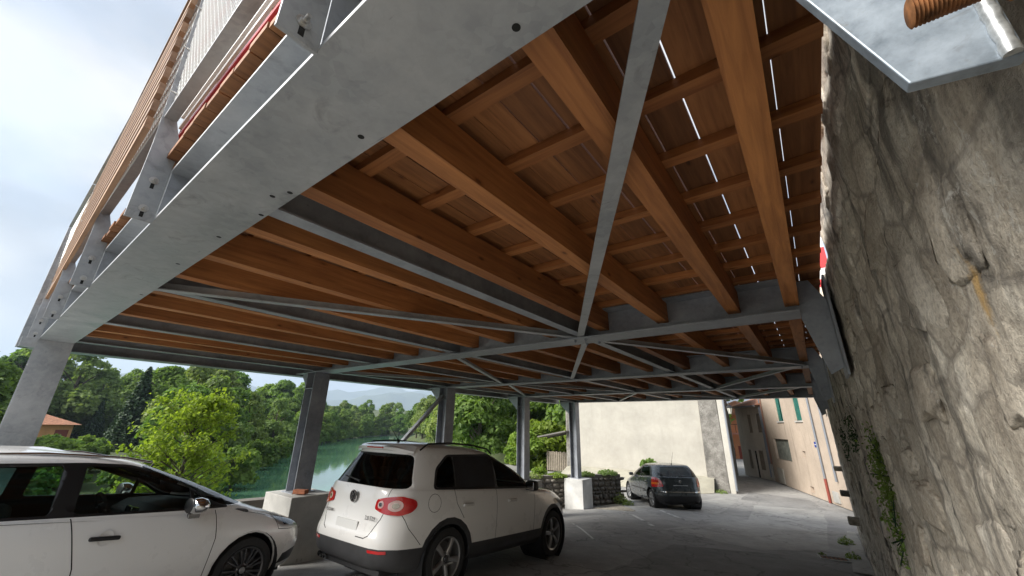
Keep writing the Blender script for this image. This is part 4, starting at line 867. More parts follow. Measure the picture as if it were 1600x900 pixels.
# ---- dark grey hatchback at the far end
def small():
    e = empty('parked_car', label='dark grey five-door hatchback parked in front of the blank cream wall', cat='car', group='cars parked by the deck')
    Rg = [dict(z=.20, w=.77, xf=3.10, xr=-.60), dict(z=.30, w=.84, xf=3.24, xr=-.70), dict(z=(.46, .46, .46), w=.865, xf=3.30, xr=-.735), dict(z=.60, w=.87, xf=3.28, xr=-.735), dict(z=(.66, .74, .78), w=.87, xf=3.18, xr=-.70), dict(z=(.74, .86, .93), w=.858, xf=3.0, xr=-.685),
          dict(z=(.84, .95, 1.03), w=.83, xf=2.75, xr=-.67), dict(z=(.95, .98, 1.05), w=.815, xf=2.45, xr=-.655), dict(z=(1.17, 1.20, 1.22), w=.745, xf=1.92, xr=-.52), dict(z=(1.345, 1.39, 1.37), w=.64, xf=1.38, xr=-.36), dict(z=(1.40, 1.44, 1.41), w=.53, xf=1.2, xr=-.33), dict(z=(1.43, 1.465, 1.43), w=.3, xf=1.0, xr=-.2), dict(z=1.47, w=.08, xf=.8, xr=.1)]
    c = Car(Rg, 8, 36, 10, 3); dk = lambda p: p.z < .9; wells(c, (0, 2.54), .355, 0); bk = lambda p: p.x < -.2
    c.paint([(-1, .1), (1, .1), (1, .46), (-1, .46)], 'B', 2, dk); c.paint([(-.85, .565), (.85, .565), (.85, .60), (-.85, .60)], 'B', 3, lambda p: p.x < -.3)
    for v in 'LR':
        c.seam([(.98, .33), (1.0, .96)], v, .012); c.seam([(2.0, .35), (2.05, .93)], v, .012); c.paint([(.4, .545), (1.98, .545), (1.98, .58), (.4, .58)], v, 2, dk)
        c.paint(rpoly([(-.22, 1.03), (2.12, .955), (1.82, 1.17), (1.45, 1.34), (.9, 1.39), (.1, 1.36)], .05), v, 2)
        c.take(rpoly([(-.02, 1.055), (.95, 1.0), (.95, 1.36), (.22, 1.335)], .05), v, 'rear_side_window', M['glass_mid'], e, -.004); c.take(rpoly([(1.01, 1.0), (1.98, .98), (1.72, 1.2), (1.40, 1.325), (1.01, 1.36)], .04), v, 'front_side_window', M['glass_mid'], e, -.004)
    c.take(rpoly([(-.66, 1.05), (.66, 1.05), (.53, 1.345), (-.53, 1.345)], .07), 'B', 'rear_window', M['glass_mid'], e, -.003, lim=lambda p: p.x < 0 and p.z > .98)
    c.take(rpoly([(-.7, .98), (.7, .98), (.58, 1.345), (-.58, 1.345)], .05), 'F', 'windscreen', M['glass'], e, -.003, lim=lambda p: p.x > 1 and p.z > .96)
    for s in (-1, 1):
        T = lambda pts: [(s*a, b_) for a, b_ in pts]
        lo = c.take(rpoly(T([(.60, .74), (.87, .70), (.87, .99), (.76, 1.03), (.63, .92)]), .04), 'B', 'tail_lamp', M['lens_red'], e, .012, .02, bk, True); c.take(rpoly(T([(.70, .80), (.87, .79), (.87, .86), (.70, .87)]), .02), 'B', 'indicator', M['lens_orange'], lo, .016, .004, bk, True)
        c.take(rpoly([(2.75, .68), (3.15, .64), (3.05, .76), (2.6, .84)], .03), 'L' if s > 0 else 'R', 'headlamp', M['clear'], e, .004, .006, lambda p: p.x > 2.4, True)
    c.seam([(-.62, .62), (-.62, .76), (-.60, .98)], 'B', .01, bk); c.seam([(.62, .62), (.62, .76), (.60, .98)], 'B', .01, bk)
    c.finish(e, [M['car_grey'], M['gap'], M['trim'], M['chrome']])
    for s in (-1, 1):
        mo = empty('door_mirror', (1.82, s*.90, .99), parent=e); sbox(-.05, .08, -.08, .08, -.05, .07, 'mirror_housing', M['car_grey'], mo, .035); sbox(-.056, -.05, -.07, .07, -.04, .06, 'mirror_glass', M['chrome'], mo, .004)
        for x in (.30, 1.2): sbox(x-.09, x+.09, s*.868-.014, s*.868+.014, .845, .875, 'door_handle', M['car_grey'], e, .01)
    MB().tube([(-.12, 0, 1.44), (-.15, 0, 1.475)], [.02, .01], 8).tube([(-.15, 0, 1.475), (-.38, 0, 1.85)], [.006, .003], 5).build('antenna', M['black'], e)
    sbox(-.70, -.685, -.26, .26, .68, .79, 'number_plate', M['plate'], e, .004); MB().lathe([(0, 0), (0, .045), (-.006, .04), (-.006, 0)], (-.69, 0, .90), (1, 0, 0), 20).build('emblem', M['chrome'], e)
    MB().tube([(-.66, 0, 1.06), (-.62, -.35, 1.09)], [.012, .006], 6).build('wiper', M['black'], e)
    MB().lathe([(0, .026), (-.08, .028)], (-.64, -.5, .26), (1, 0, 0), 14).build('exhaust_pipe', M['disc'], e); MB().box(-.6, 3.0, -.6, .6, .18, .26).build('underbody', M['black'], e)
    seats(e, 1.0, .15, .25, z=-.05); MB().prism([(1.7, .5), (2.3, .5), (2.3, .93), (1.8, .95)], lambda a, b_: (a, -.7, b_), lambda a, b_: (a, .7, b_)).build('dashboard', M['interior'], e)
    for x in (0, 2.54):
        for s in (-1, 1): wheel(e, x, s*.735, .305, .195, 7, 'single', M['rim'], s); arch_liner(e, x, s*.62, .37, .42, .31)
    return e
pg = small(); place(pg, -4.641, 16.114, -.979, 2.250, -.042, 0)

# ------------------------------------------------------------------ low wall beyond the columns
def small_wall(name, pts, tops, label, th=.32, seed=3, stones=True):
    e = empty(name, (pts[0][0], pts[0][1], gz(*pts[0])), label, 'wall'); o3 = Vector(e.location); r_ = random.Random(seed)
    for (a, b_), (t0, t1) in zip(zip(pts, pts[1:]), zip(tops, tops[1:])):
        a = Vector((*a, 0)); b_ = Vector((*b_, 0)); d = (b_-a).normalized(); n_ = Vector((d.y, -d.x, 0)); L = (b_-a).length; q = MB(o3)
        zb0, zb1 = gz(a.x, a.y)-.3, gz(b_.x, b_.y)-.3
        vs = [a+n_*th/2+Vector((0, 0, zb0)), b_+n_*th/2+Vector((0, 0, zb1)), b_+n_*th/2+Vector((0, 0, t1)), a+n_*th/2+Vector((0, 0, t0))]
        vs += [v-n_*th for v in vs]
        q.add(vs, [(0, 1, 2, 3), (7, 6, 5, 4), (3, 2, 6, 7), (0, 4, 5, 1), (1, 5, 6, 2), (0, 3, 7, 4)]); q.build('mortar_core', M['mortar_dark'], e)
        if not stones: continue
        z_ = 0
        hmax = max(t0-zb0, t1-zb1); hh = 0
        while hh < hmax:
            ch = r_.uniform(.10, .19); s = 0
            while s < L:
                wd = r_.uniform(.12, .34); sc_ = s+wd/2; f_ = min(1, sc_/L); zg = zb0+(zb1-zb0)*f_; zt = t0+(t1-t0)*f_; z0 = zg+hh+ch/2
                if z0+ch/2 < zt+.03 and z0 > zg+.2:
                    p = a+d*sc_+n_*(th/2-.012); o = link('stone', r_.choice(stone_meshes_dark), e, Vector((p.x, p.y, z0))-o3); o.scale = (.62, wd*.95, ch*.96)
                    o.rotation_euler = (r_.uniform(-.12, .12), 0, math.atan2(d.y, d.x)-math.pi/2)
                s += wd+.012
            hh += ch+.012
    return e
M['mortar_dark'] = concrete('old_dark_mortar', (.16, .145, .125)); M['rubble_dark'] = None
m, t, b = mat('dark_fieldstone'); p_ = coords(t, kind='Position'); f_ = noi(t, p_, 9, 6, .65); oi = t.nodes.new('ShaderNodeObjectInfo')
t.links.new(mixc(t, .8, ramp(t, f_, [(.3, (.10, .092, .08)), (.7, (.26, .245, .22))]), ramp(t, oi.outputs['Random'], [(0, (.55, .52, .5)), (1, (1.35, 1.3, 1.25))]), 'MULTIPLY'), b.inputs['Base Color']); b.inputs['Roughness'].default_value = .92; bump(t, b, f_, .6, .02); M['rubble_dark'] = m
stone_meshes_dark = []
for i in range(6):
    me = blob(i+40, .10, .5, .5, 2, .2); me.materials.append(m); stone_meshes_dark.append(me)
small_wall('low_stone_wall', [(-8.8, 12.6), (-6.9, 16.5)], [.02, -.06], 'low rubble wall topped with creepers behind the last column')
small_wall('parapet', [(-8.8, -6), (-8.8, 12.5)], [.62, .05], 'low brownish parapet along the river edge of the parking', .3, 5, False)

# gravel at the last plinth
def gravel():
    r_ = random.Random(5); q = MB()
    for i in range(1500):
        a, b_ = r_.random(), r_.random(); x = -7.05+1.7*a+.2*b_; y = 14.3+2.1*b_-.5*a
        if y > 16.3-(x+7.0)*1.35: continue
        s = r_.uniform(.012, .032); c = Vector((x, y, gz(x, y)+s*.4)); pts = [c+Vector((r_.uniform(.6, 1)*dx*s, r_.uniform(.6, 1)*dy*s, r_.uniform(.5, .9)*dz*s)) for dx, dy, dz in ((1, 0, 0), (-1, 0, 0), (0, 1, 0), (0, -1, 0), (0, 0, 1), (0, 0, -1))]
        q.add(pts, [(0, 2, 4), (2, 1, 4), (1, 3, 4), (3, 0, 4), (2, 0, 5), (1, 2, 5), (3, 1, 5), (0, 3, 5)])
    o = q.build('gravel', plain('pale_gravel', (.36, .33, .28), .95, var=.45, sc_=23)); tag(o, 'pale loose gravel beside the last plinth', 'gravel', kind='stuff')
gravel()
tag(drape('gravel_bed', wob([(-7.1, 14.3), (-5.4, 13.9), (-5.6, 14.6), (-6.9, 16.3), (-7.2, 16)], .05, 5, 8), concrete('gravel_bed', (.30, .27, .22), True, 4), .005), kind='structure')

# ------------------------------------------------------------------ buildings
def render_mat(name, c, stain=.45, streak=True):
    m, t, b = mat(name); p = coords(t, kind='Position'); f = noi(t, p, .8, 7, .62); g = noi(t, p, 5, 6, .65); h = noi(t, coords(t, (3, 3, .3), 'Position'), 1.6, 5, .6)
    k = ramp(t, f, [(.3, tuple(x*.84 for x in c)), (.7, tuple(min(.9, x*1.08) for x in c))]); k = mixc(t, .3, k, ramp(t, g, [(.3, (.8, .78, .75)), (.7, (1.1, 1.1, 1.1))]), 'MULTIPLY')
    if streak: k = mixc(t, ramp(t, h, [(.56, (0, 0, 0)), (.75, (stain,)*3)]), k, tuple(x*.55 for x in c))
    t.links.new(k, b.inputs['Base Color']); b.inputs['Roughness'].default_value = .93; bump(t, b, g, .3, .02); return m
M['cream'] = render_mat('cream_render', (.385, .365, .32), .25); M['beige'] = render_mat('peeling_beige_render', (.45, .37, .295), .7); M['greige'] = render_mat('grey_beige_render', (.48, .44, .38), .6); M['orange'] = render_mat('orange_render', (.62, .26, .13), .2); M['apricot'] = render_mat('apricot_render', (.66, .36, .16), .2)
M['pebble'] = stone_mat('pebbledash_stone', (.10, .095, .085), (.19, .18, .165), (.30, .29, .27), .4); M['tile'] = plain('clay_roof_tile', (.33, .15, .085), .85, var=.35, sc_=3); M['shutter'] = plain('grey_brown_shutter', (.20, .17, .13), .8, var=.25); M['shutter_green'] = plain('green_shutter', (.02, .12, .095), .6, var=.3); M['planks'] = plain('weathered_green_planks', (.13, .14, .12), .8, var=.35); M['dark_room'] = plain('unlit_window', (.012, .014, .016), .25)
M['zinc_pipe'] = plain('zinc_downpipe', (.22, .24, .27), .5, .4); M['brown_pipe'] = plain('brown_pipe', (.24, .13, .09), .7); M['iron_red'] = plain('red_iron_pipe', (.22, .045, .03), .6); M['sign_blue'] = plain('blue_enamel', (.015, .04, .28), .35)
def facade(parent, P1, P2, z0, h, ops, m, depth=.2, back=6.0):
    """wall skin with real openings; ops = list of (s0,s1,h0,h1)"""
    A = Vector((*P1, 0)); B = Vector((*P2, 0)); d = (B-A).normalized(); n_ = Vector((d.y, -d.x, 0)); L = (B-A).length
    if n_.dot(Vector((0, 0, 0))-A) < 0: n_ = -n_
    o3 = Vector(parent.location); q = MB(o3)
    ss = sorted({0, L, *[v for o in ops for v in o[:2]]}); hs = sorted({0, h, *[v for o in ops for v in o[2:]]})
    P = lambda s, t_, dep=0: A+d*s+Vector((0, 0, z0+t_))-n_*dep
    for s0, s1 in zip(ss, ss[1:]):
        for h0, h1 in zip(hs, hs[1:]):
            cs, ch = (s0+s1)/2, (h0+h1)/2
            if any(o[0] < cs < o[1] and o[2] < ch < o[3] for o in ops): continue
            q.add([P(s0, h0), P(s1, h0), P(s1, h1), P(s0, h1)], [(0, 1, 2, 3)])
    for s0, s1, h0, h1 in ops:
        f = [P(s0, h0), P(s1, h0), P(s1, h1), P(s0, h1)]; k = [P(s0, h0, depth), P(s1, h0, depth), P(s1, h1, depth), P(s0, h1, depth)]
        q.add(f+k, [(0, 1, 5, 4), (1, 2, 6, 5), (2, 3, 7, 6), (3, 0, 4, 7)])
    q.add([P(0, 0), P(0, h), P(0, h, back), P(0, 0, back), P(L, 0), P(L, h), P(L, h, back), P(L, 0, back)], [(0, 1, 2, 3), (4, 7, 6, 5), (3, 2, 6, 7), (1, 5, 6, 2)])
    q.build('wall', m, parent)
    return P, d, n_
def panel(parent, P, s0, s1, h0, h1, dep, m, name, boards=0, frame=None, thick=.03, two=False):
    o3 = Vector(parent.location); 
    e = MB(o3).add([P(a, b_, c) for c in (dep, dep+thick) for a, b_ in ((s0, h0), (s1, h0), (s1, h1), (s0, h1))], [(0, 1, 2, 3), (7, 6, 5, 4), (0, 4, 5, 1), (1, 5, 6, 2), (2, 6, 7, 3), (3, 7, 4, 0)]).build(name, m, parent)
    for i in range(1, boards+1):
        s = s0+(s1-s0)*i/(boards+1)
        MB(o3).add([P(a, b_, c) for c in (dep-.004, dep+.002) for a, b_ in ((s-.012, h0+.01), (s+.012, h0+.01), (s+.012, h1-.01), (s-.012, h1-.01))], [(0, 1, 2, 3), (7, 6, 5, 4), (0, 4, 5, 1), (1, 5, 6, 2), (2, 6, 7, 3), (3, 7, 4, 0)]).build('batten', frame or m, e)
        e.children[-1].location = (0, 0, 0)
    return e
GZ = -1.05
# cream building with blank gable
cb_ = empty('cream_building', (-8.5, 22.5, GZ), 'building with a blank cream rendered wall and dark stone corner pier', 'building')
o3 = Vector(cb_.location)
MB(o3).box(-12.55, -4.7, 22.5, 31, GZ-.2, 3.9).build('wall', M['cream'], cb_)
MB(o3).box(-12.46, -12.13, 22.38, 22.5, GZ, 3.9).build('corner_stone', M['pebble'], cb_)
MB(o3).add([(-4.72, 22.2, GZ-.2), (-3.82, 22.15, GZ-.2), (-3.88, 22.3, 3.9), (-4.72, 22.38, 3.9), (-7, 31, GZ-.2), (-6.2, 31, GZ-.2), (-6.2, 31, 3.9), (-7, 31, 3.9)], [(0, 1, 2, 3), (1, 5, 6, 2), (5, 4, 7, 6), (0, 3, 7, 4), (3, 2, 6, 7)]).build('corner_pier', M['pebble'], cb_)
MB(o3).prism([(-3.82, 22.2), (-3.58, 22.2), (-5.9, 31), (-6.25, 31)], lambda a, c: (a, c, GZ-.2), lambda a, c: (a, c, 3.9)).build('return_wall', render_mat('grey_render', (.45, .43, .38), .4), cb_)
MB(o3).tube([(-3.52, 22.12, GZ+.1), (-3.52, 22.12, 3.9)], .05, 10).build('downpipe', M['zinc_pipe'], cb_)
MB(o3).box(-12.9, -3.2, 22.0, 31.4, 3.9, 4.05).build('eaves', M['shutter'], cb_)
MB(o3).prism([(-12.9, 4.05), (-3.2, 4.05), (-8, 5.2)], lambda a, c: (a, 22.0, c), lambda a, c: (a, 31.4, c)).build('roof', M['tile'], cb_)
q = MB((-6, 21, GZ)); n = 24
vs = []
for i in range(n+1):
    x = -12.3+7.9*i/n; k = 1-max(0, (x+5.6)/1.2)**2*.55 if x > -5.6 else 1
    vs += [(x, 22.5, -.46), (x, 22.0, -.50), (x, 22.5-1.9*k, gz(x, 20.5)+.012)]
q.add(vs, [(i*3+j, i*3+j+1, (i+1)*3+j+1, (i+1)*3+j) for i in range(n) for j in range(2)]); ro = q.build('concrete_skirt', concrete('mossy_concrete', (.36, .34, .27), True, .6), None, 60); ro.location = (-6, 21, GZ); tag(ro, 'mossy concrete skirt sloping up to the cream wall', 'ramp')
# wall lantern
ln = empty('street_lantern', (-3.45, 22.05, 2.4), 'black iron wall lantern hung at the pier corner', 'lantern'); 
MB().tube([(0, 0, .55), (.05, -.05, .62), (.18, -.12, .60), (.2, -.14, .48)], .015, 6).build('arm', M['black'], ln); MB().lathe([(0, .16), (.05, .14), (.14, .03), (.2, 0)], (.2, -.14, .30), (0, 0, 1), 6).build('cap', M['black'], ln)
MB().lathe([(0, .07), (.28, .12)], (.2, -.14, .02), (0, 0, 1), 6).build('glass', plain('milky_glass', (.6, .58, .5), .3), ln)
for i in range(6): MB().tube([(.2+.07*math.cos(i*1.047), -.14+.07*math.sin(i*1.047), .02), (.2+.122*math.cos(i*1.047), -.14+.122*math.sin(i*1.047), .30)], .008, 5).build('bar', M['black'], ln)
# beige house
PB1, PB2 = (-2.54, 28.91), (.62, 20.03)
hb = empty('beige_house', (-1, 25, GZ), 'beige rendered house with green shutters and plank covered window', 'house'); o3 = Vector(hb.location)
ops = [(2.55, 3.45, 3.23, 4.75), (5.2, 6.0, 3.21, 4.75), (1.12, 3.52, 1.26, 2.32), (5.14, 5.52, 1.58, 1.86), (5.18, 5.62, .12, .38)]
P, d_, n__ = facade(hb, PB1, PB2, GZ, 6.2, ops, M['beige'])
for s0, s1, h0, h1 in ops[:2]:
    wv_ = panel(hb, P, s0, s1, h0, h1, .17, M['dark_room'], 'window')
    MB(o3).add([P(a, b_, c) for c in (-.05, .12) for a, b_ in ((s0-.06, h0-.07), (s1+.06, h0-.07), (s1+.06, h0), (s0-.06, h0))], [(0, 1, 2, 3), (7, 6, 5, 4), (0, 4, 5, 1), (1, 5, 6, 2), (2, 6, 7, 3), (3, 7, 4, 0)]).build('sill', M['concrete'], hb)
    for a0, a1 in ((s0+.01, s0+.40), (s1-.40, s1-.01)):
        sh = panel(hb, P, a0, a1, h0+.02, h1-.02, .06 if a0 < s0+.1 else .09, M['shutter_green'], 'shutter', 3)
pl_ = panel(hb, P, 1.14, 3.50, 1.28, 2.30, .10, M['planks'], 'plank_cover', 9)
panel(hb, P, 5.15, 5.51, 1.59, 1.85, .17, M['dark_room'], 'window'); panel(hb, P, 5.19, 5.61, .13, .37, .15, M['rust'], 'vent_grille', 4)
panel(hb, P, .95, 1.85, .05, .80, -.06, M['cream'], 'meter_box', 0, None, .06); panel(hb, P, 6.82, 7.12, 2.10, 2.32, -.02, M['sign_blue'], 'street_sign', 0, None, .018); panel(hb, P, 6.86, 7.08, 2.19, 2.22, -.023, M['white_paint'], 'sign_line', 0, None, .003)
for s, m_ in ((7.24, M['zinc_pipe']), (-.12, M['zinc_pipe']), (.12, M['brown_pipe']), (8.3, M['zinc_pipe'])):
    MB(o3).tube([P(s, .9, -.06), P(s, 6.1, -.06)], .04, 8).build('downpipe', m_, hb)
    if s == 7.24: MB(o3).tube([P(s, .0, -.06), P(s, .9, -.06)], .05, 8).build('pipe_foot', M['iron_red'], hb)
for s, h0 in ((7.6, .1),): panel(hb, P, s, s+.5, h0, h0+.4, -.05, M['concrete'], 'meter_box', 0, None, .05)
for (a, b_, c) in ((1.0, 4.1, 2.2), (3.6, 4.9, 5.0)):
    MB(o3).tube([P(a+(c-a)*i/8, 5.0-.35*math.sin(i/8*3.14)+(b_-4.5)*.2, -.05) for i in range(9)], .012, 5).build('cable', M['black'], hb)
RF = lambda s, hgt, dep: P(s, hgt, dep)
MB(o3).add([P(-.2, 6.2, -.35), P(9.6, 6.2, -.35), P(9.6, 7.8, 3), P(-.2, 7.8, 3), P(9.6, 6.2, 6.3), P(-.2, 6.2, 6.3)], [(0, 1, 2, 3), (3, 2, 4, 5), (0, 3, 5), (1, 4, 2), (0, 5, 4, 1)]).build('roof', M['tile'], hb)
# grey-beige house next to it
ha = empty('grey_house', (-3.4, 30.2, GZ), 'grey-beige house with closed brown shutters beside the beige house', 'house'); o3 = Vector(ha.location)
ops = [(1.31, 1.72, 2.58, 3.70), (2.28, 2.70, 2.62, 3.74), (.78, 1.12, .46, 1.58), (1.36, 1.70, .0, 1.54), (1.87, 2.38, .48, 1.58)]
P, d_, n__ = facade(ha, (-4.36, 31.41), (-2.62, 29.02), GZ, 4.2, ops, M['greige'])
for i, (s0, s1, h0, h1) in enumerate(ops):
    panel(ha, P, s0+.01, s1-.01, h0+.01, h1-.01, .04 if i != 3 else .10, M['shutter'] if i != 3 else M['dark_room'], 'shutter' if i != 3 else 'door', 2 if i != 3 else 0)
MB(o3).add([P(-.25, 4.2, -.4), P(3.1, 4.2, -.4), P(3.1, 5.3, 3), P(-.25, 5.3, 3), P(3.1, 4.2, 6.2), P(-.25, 4.2, 6.2)], [(0, 1, 2, 3), (3, 2, 4, 5), (0, 3, 5), (1, 4, 2), (0, 5, 4, 1)]).build('roof', M['tile'], ha)
MB(o3).tube([P(-.3, 4.15, -.45), P(3.1, 4.15, -.45)], .06, 8).build('gutter', M['zinc_pipe'], ha); MB(o3).tube([P(2.95, .2, -.1), P(2.95, 4.1, -.1)], .04, 8).build('downpipe', M['zinc_pipe'], ha)
# orange house at the end of the lane
ho = empty('orange_house', (-7, 48, GZ-.6), 'orange house with red shuttered door at the end of the lane', 'house'); o3 = Vector(ho.location)
P, d_, n__ = facade(ho, (-9.5, 48.3), (-3.5, 48.0), GZ-.7, 3.1, [(2.55, 3.05, .25, 1.9), (1.9, 2.25, .9, 1.7)], M['orange'])
panel(ho, P, 2.56, 3.04, .26, 1.89, .1, M['iron_red'], 'door'); panel(ho, P, 1.91, 2.24, .91, 1.69, .1, M['iron_red'], 'shutter')
MB(o3).box(-9.8, -3.2, 47.5, 54.5, 1.25, 1.4).build('balcony', plain('pink_render', (.52, .25, .2), .9, var=.1), ho); MB(o3).box(-9.5, -3.5, 48.6, 54, 1.4, 3.2).build('upper_wall', M['orange'], ho)
for i in range(14): MB(o3).box(-9.7+i*.48, -9.66+i*.48, 47.55, 47.59, 1.4, 2.2).build('baluster', M['black'], ho)
MB(o3).box(-9.75, -3.25, 47.53, 47.61, 2.2, 2.26).build('handrail', M['black'], ho); MB(o3).prism([(-10, 3.2), (-3, 3.2), (-6.5, 4.6)], lambda a, c: (a, 47.9, c), lambda a, c: (a, 55, c)).build('roof', M['tile'], ho)
hs_ = empty('slate_house', (-9, 60, GZ), 'pale house with slate roof far up the lane', 'house'); o3 = Vector(hs_.location); MB(o3).box(-14, -5, 60, 68, GZ-.5, 4.3).build('wall', M['cream'], hs_); MB(o3).prism([(59.5, 4.3), (68.5, 4.3), (64, 7.2)], lambda a, c: (-14.4, a, c), lambda a, c: (-4.6, a, c)).build('roof', plain('slate_roof', (.13, .15, .18), .7, var=.25, sc_=2), hs_)
# garden fence and shed roof left of the cream building
gf = empty('garden_fence', (-14, 24, -1.0), 'weathered vertical board garden fence among shrubs', 'fence')
for i in range(13): MB().box(-.9+i*.14, -.9+i*.14+.105, -.012, .012, 0, 1.15+.02*math.sin(i*3)).build('picket', M['shutter'], gf)
for z_ in (.2, .95): MB().box(-.95, .95, .012, .05, z_, z_+.07).build('rail', M['shutter'], gf)
for s in (-.92, .92): MB().box(s-.04, s+.04, .05, .13, -.6, 1.2).build('post', M['shutter'], gf)
ga = empty('garden_awning', (-13.3, 22.8, -1), 'sloping canopy roof sticking out left of the cream building', 'canopy')
MB().add([(-1.0, -.9, 2.05), (1.0, -.9, 2.42), (1.0, .9, 2.42), (-1.0, .9, 2.05), (-1.0, -.9, 2.12), (1.0, -.9, 2.49), (1.0, .9, 2.49), (-1.0, .9, 2.12)], [(3, 2, 1, 0), (4, 5, 6, 7), (0, 1, 5, 4), (1, 2, 6, 5), (2, 3, 7, 6), (3, 0, 4, 7)]).build('roof_sheet', plain('grey_roof_sheet', (.14, .13, .12), .8, var=.2), ga)
MB().bar((-.8, 0, 2.02), (1.0, 0, 2.36), .06, .08).build('rafter', plain('dark_rafter', (.06, .05, .04), .8), ga)
# tile-roofed house across the river
HX, HY = -111, 9.5; HZ = terrain_z(HX, HY)-.1
hr = empty('riverside_house', (HX, HY, HZ), 'apricot house with hipped tile roof among trees across the river', 'house')
MB().box(-5, 5, -8, 2.6, -1, 3.3).build('wall', M['apricot'], hr)
MB().add([(-5.8, -8.8, 3.25), (5.8, -8.8, 3.25), (5.8, 3.5, 3.25), (-5.8, 3.5, 3.25), (0, -4, 5.1), (0, -1.2, 5.1)], [(0, 1, 4), (1, 2, 5, 4), (2, 3, 5), (3, 0, 4, 5), (0, 3, 2, 1)]).build('roof', M['tile'], hr)
for y0, z0_, wd, hg, m_, nm in ((-2.2, 1.3, .9, 1.3, 'white_paint', 'window'), (.6, .9, 1.6, 1.5, 'iron_red', 'shutter'), (-5.6, 1.2, 1.0, 1.4, 'iron_red', 'shutter')):
    wn = MB().box(5.0, 5.06, y0, y0+wd, z0_, z0_+hg).build(nm, M[m_], hr)
    if nm == 'window': MB().box(5.06, 5.08, y0+.15, y0+wd-.15, z0_+.15, z0_+hg-.15).build('pane', M['dark_room'], wn)
MB().add([(5.0, -7.5, .9), (8.2, -7.5, .1), (8.2, .2, .1), (5.0, .2, .9), (5.0, -7.5, .75), (8.2, -7.5, -.05), (8.2, .2, -.05), (5.0, .2, .75)], [(0, 1, 2, 3), (7, 6, 5, 4), (0, 4, 5, 1), (1, 5, 6, 2), (2, 6, 7, 3)]).build('lean_to_roof', M['tile'], hr); MB().box(5.0, 7.8, -7, -.2, -2, .05).build('lean_to_wall', M['apricot'], hr)

# ------------------------------------------------------------------ vegetation
def leaf_mat(name, dark, light, trans=.35):
    m, t, b = mat(name); a = t.nodes.new('ShaderNodeAttribute'); a.attribute_name = 'tint'; oi = t.nodes.new('ShaderNodeObjectInfo')
    c = ramp(t, a.outputs['Fac'], [(0, dark), (1, light)]); c = mixc(t, .75, c, ramp(t, oi.outputs['Random'], [(0, (.66, .74, .62)), (.35, (1.0, .95, .85)), (.7, (.85, 1.0, .9)), (1, (1.3, 1.2, .95))]), 'MULTIPLY')
    t.links.new(c, b.inputs['Base Color']); b.inputs['Roughness'].default_value = .6; b.inputs['Specular IOR Level'].default_value = .3
    tl = nn(t, 'ShaderNodeBsdfTranslucent'); t.links.new(mixc(t, 1.0, c, (1.5, 1.6, .7), 'MULTIPLY'), tl.inputs['Color']); mx = nn(t, 'ShaderNodeMixShader'); mx.inputs[0].default_value = trans
    t.links.new(b.outputs[0], mx.inputs[1]); t.links.new(tl.outputs[0], mx.inputs[2]); t.links.new(mx.outputs[0], t.nodes['Material Output'].inputs['Surface']); return m
M['leaf'] = leaf_mat('broadleaf_foliage', (.075, .135, .032), (.20, .29, .075), .42); M['leaf_dark'] = leaf_mat('conifer_foliage', (.018, .045, .022), (.05, .095, .038), .15)
M['leaf_pale'] = leaf_mat('pale_foliage', (.12, .17, .055), (.27, .335, .13), .42); M['leaf_lime'] = leaf_mat('lime_foliage', (.10, .155, .022), (.25, .33, .06), .45); M['bark'] = plain('bark', (.09, .075, .055), .95, var=.4, sc_=12)
def leaves(name, C, Nn, size, m, seed, lobe=None, fold=True):
    """C leaf centres, Nn outward normals; each leaf is a small bent pointed blade"""
    g = np.random.default_rng(seed); n = len(C); C = np.array(C); Nn = np.array(Nn); Nn += g.normal(0, .55, Nn.shape); Nn /= np.linalg.norm(Nn, axis=1)[:, None]+1e-9
    T = np.cross(Nn, g.normal(0, 1, Nn.shape)); T /= np.linalg.norm(T, axis=1)[:, None]+1e-9; B = np.cross(Nn, T); s = size*g.uniform(.6, 1.35, (n, 1))
    V = np.stack([C-T*s*.55, C+B*s*.34+Nn*s*.10, C+T*s*.6-Nn*s*.12, C-B*s*.34+Nn*s*.10], 1).reshape(-1, 3)
    me = bpy.data.meshes.new(name); me.vertices.add(4*n); me.vertices.foreach_set('co', V.ravel()); fc = 2*n
    idx = (np.arange(n)[:, None]*4+np.array([0, 3, 2, 0, 2, 1])).ravel(); me.loops.add(6*n); me.loops.foreach_set('vertex_index', idx); me.polygons.add(fc); me.polygons.foreach_set('loop_start', np.arange(fc)*3); me.polygons.foreach_set('loop_total', np.full(fc, 3))
    a = me.attributes.new('tint', 'FLOAT', 'POINT'); tv = g.uniform(0, 1, n)*.6+(lobe if lobe is not None else .2); a.data.foreach_set('value', np.repeat(np.clip(tv, 0, 1), 4)); me.update(calc_edges=True); me.validate(); me.materials.append(m); return me
def crown(seed, n, R0, H, z0, size, m, lobes=16, top=.35):
    g = np.random.default_rng(seed); L = []
    for i in range(lobes):
        u = g.uniform(0, 1); a = g.uniform(0, 6.283); prof = math.sin(math.pi*min(1, .14+.80*u))**.75*(1-.25*u); r = R0*prof*g.uniform(.35, .85); L.append((r*math.cos(a), r*math.sin(a), z0+H*(.08+.84*u), R0*g.uniform(.24, .44)*(1-.35*u), g.uniform(0, .4)))
    L = np.array(L); wts = L[:, 3]**2; k = g.choice(lobes, n, p=wts/wts.sum()); D = g.normal(0, 1, (n, 3)); D /= np.linalg.norm(D, axis=1)[:, None]; D[:, 2] = np.where(D[:, 2] < -.35, -D[:, 2], D[:, 2])
    rad = L[k, 3][:, None]*(g.uniform(.45, 1.0, (n, 1))**.5)*(1+.25*np.sin(D[:, :1]*7+k[:, None])*np.cos(D[:, 1:2]*6)); C = L[k, :3]+D*rad*np.array([1, 1, .85])
    return leaves('crown', C, D+np.array([0, 0, .35]), size, m, seed, L[k, 4])
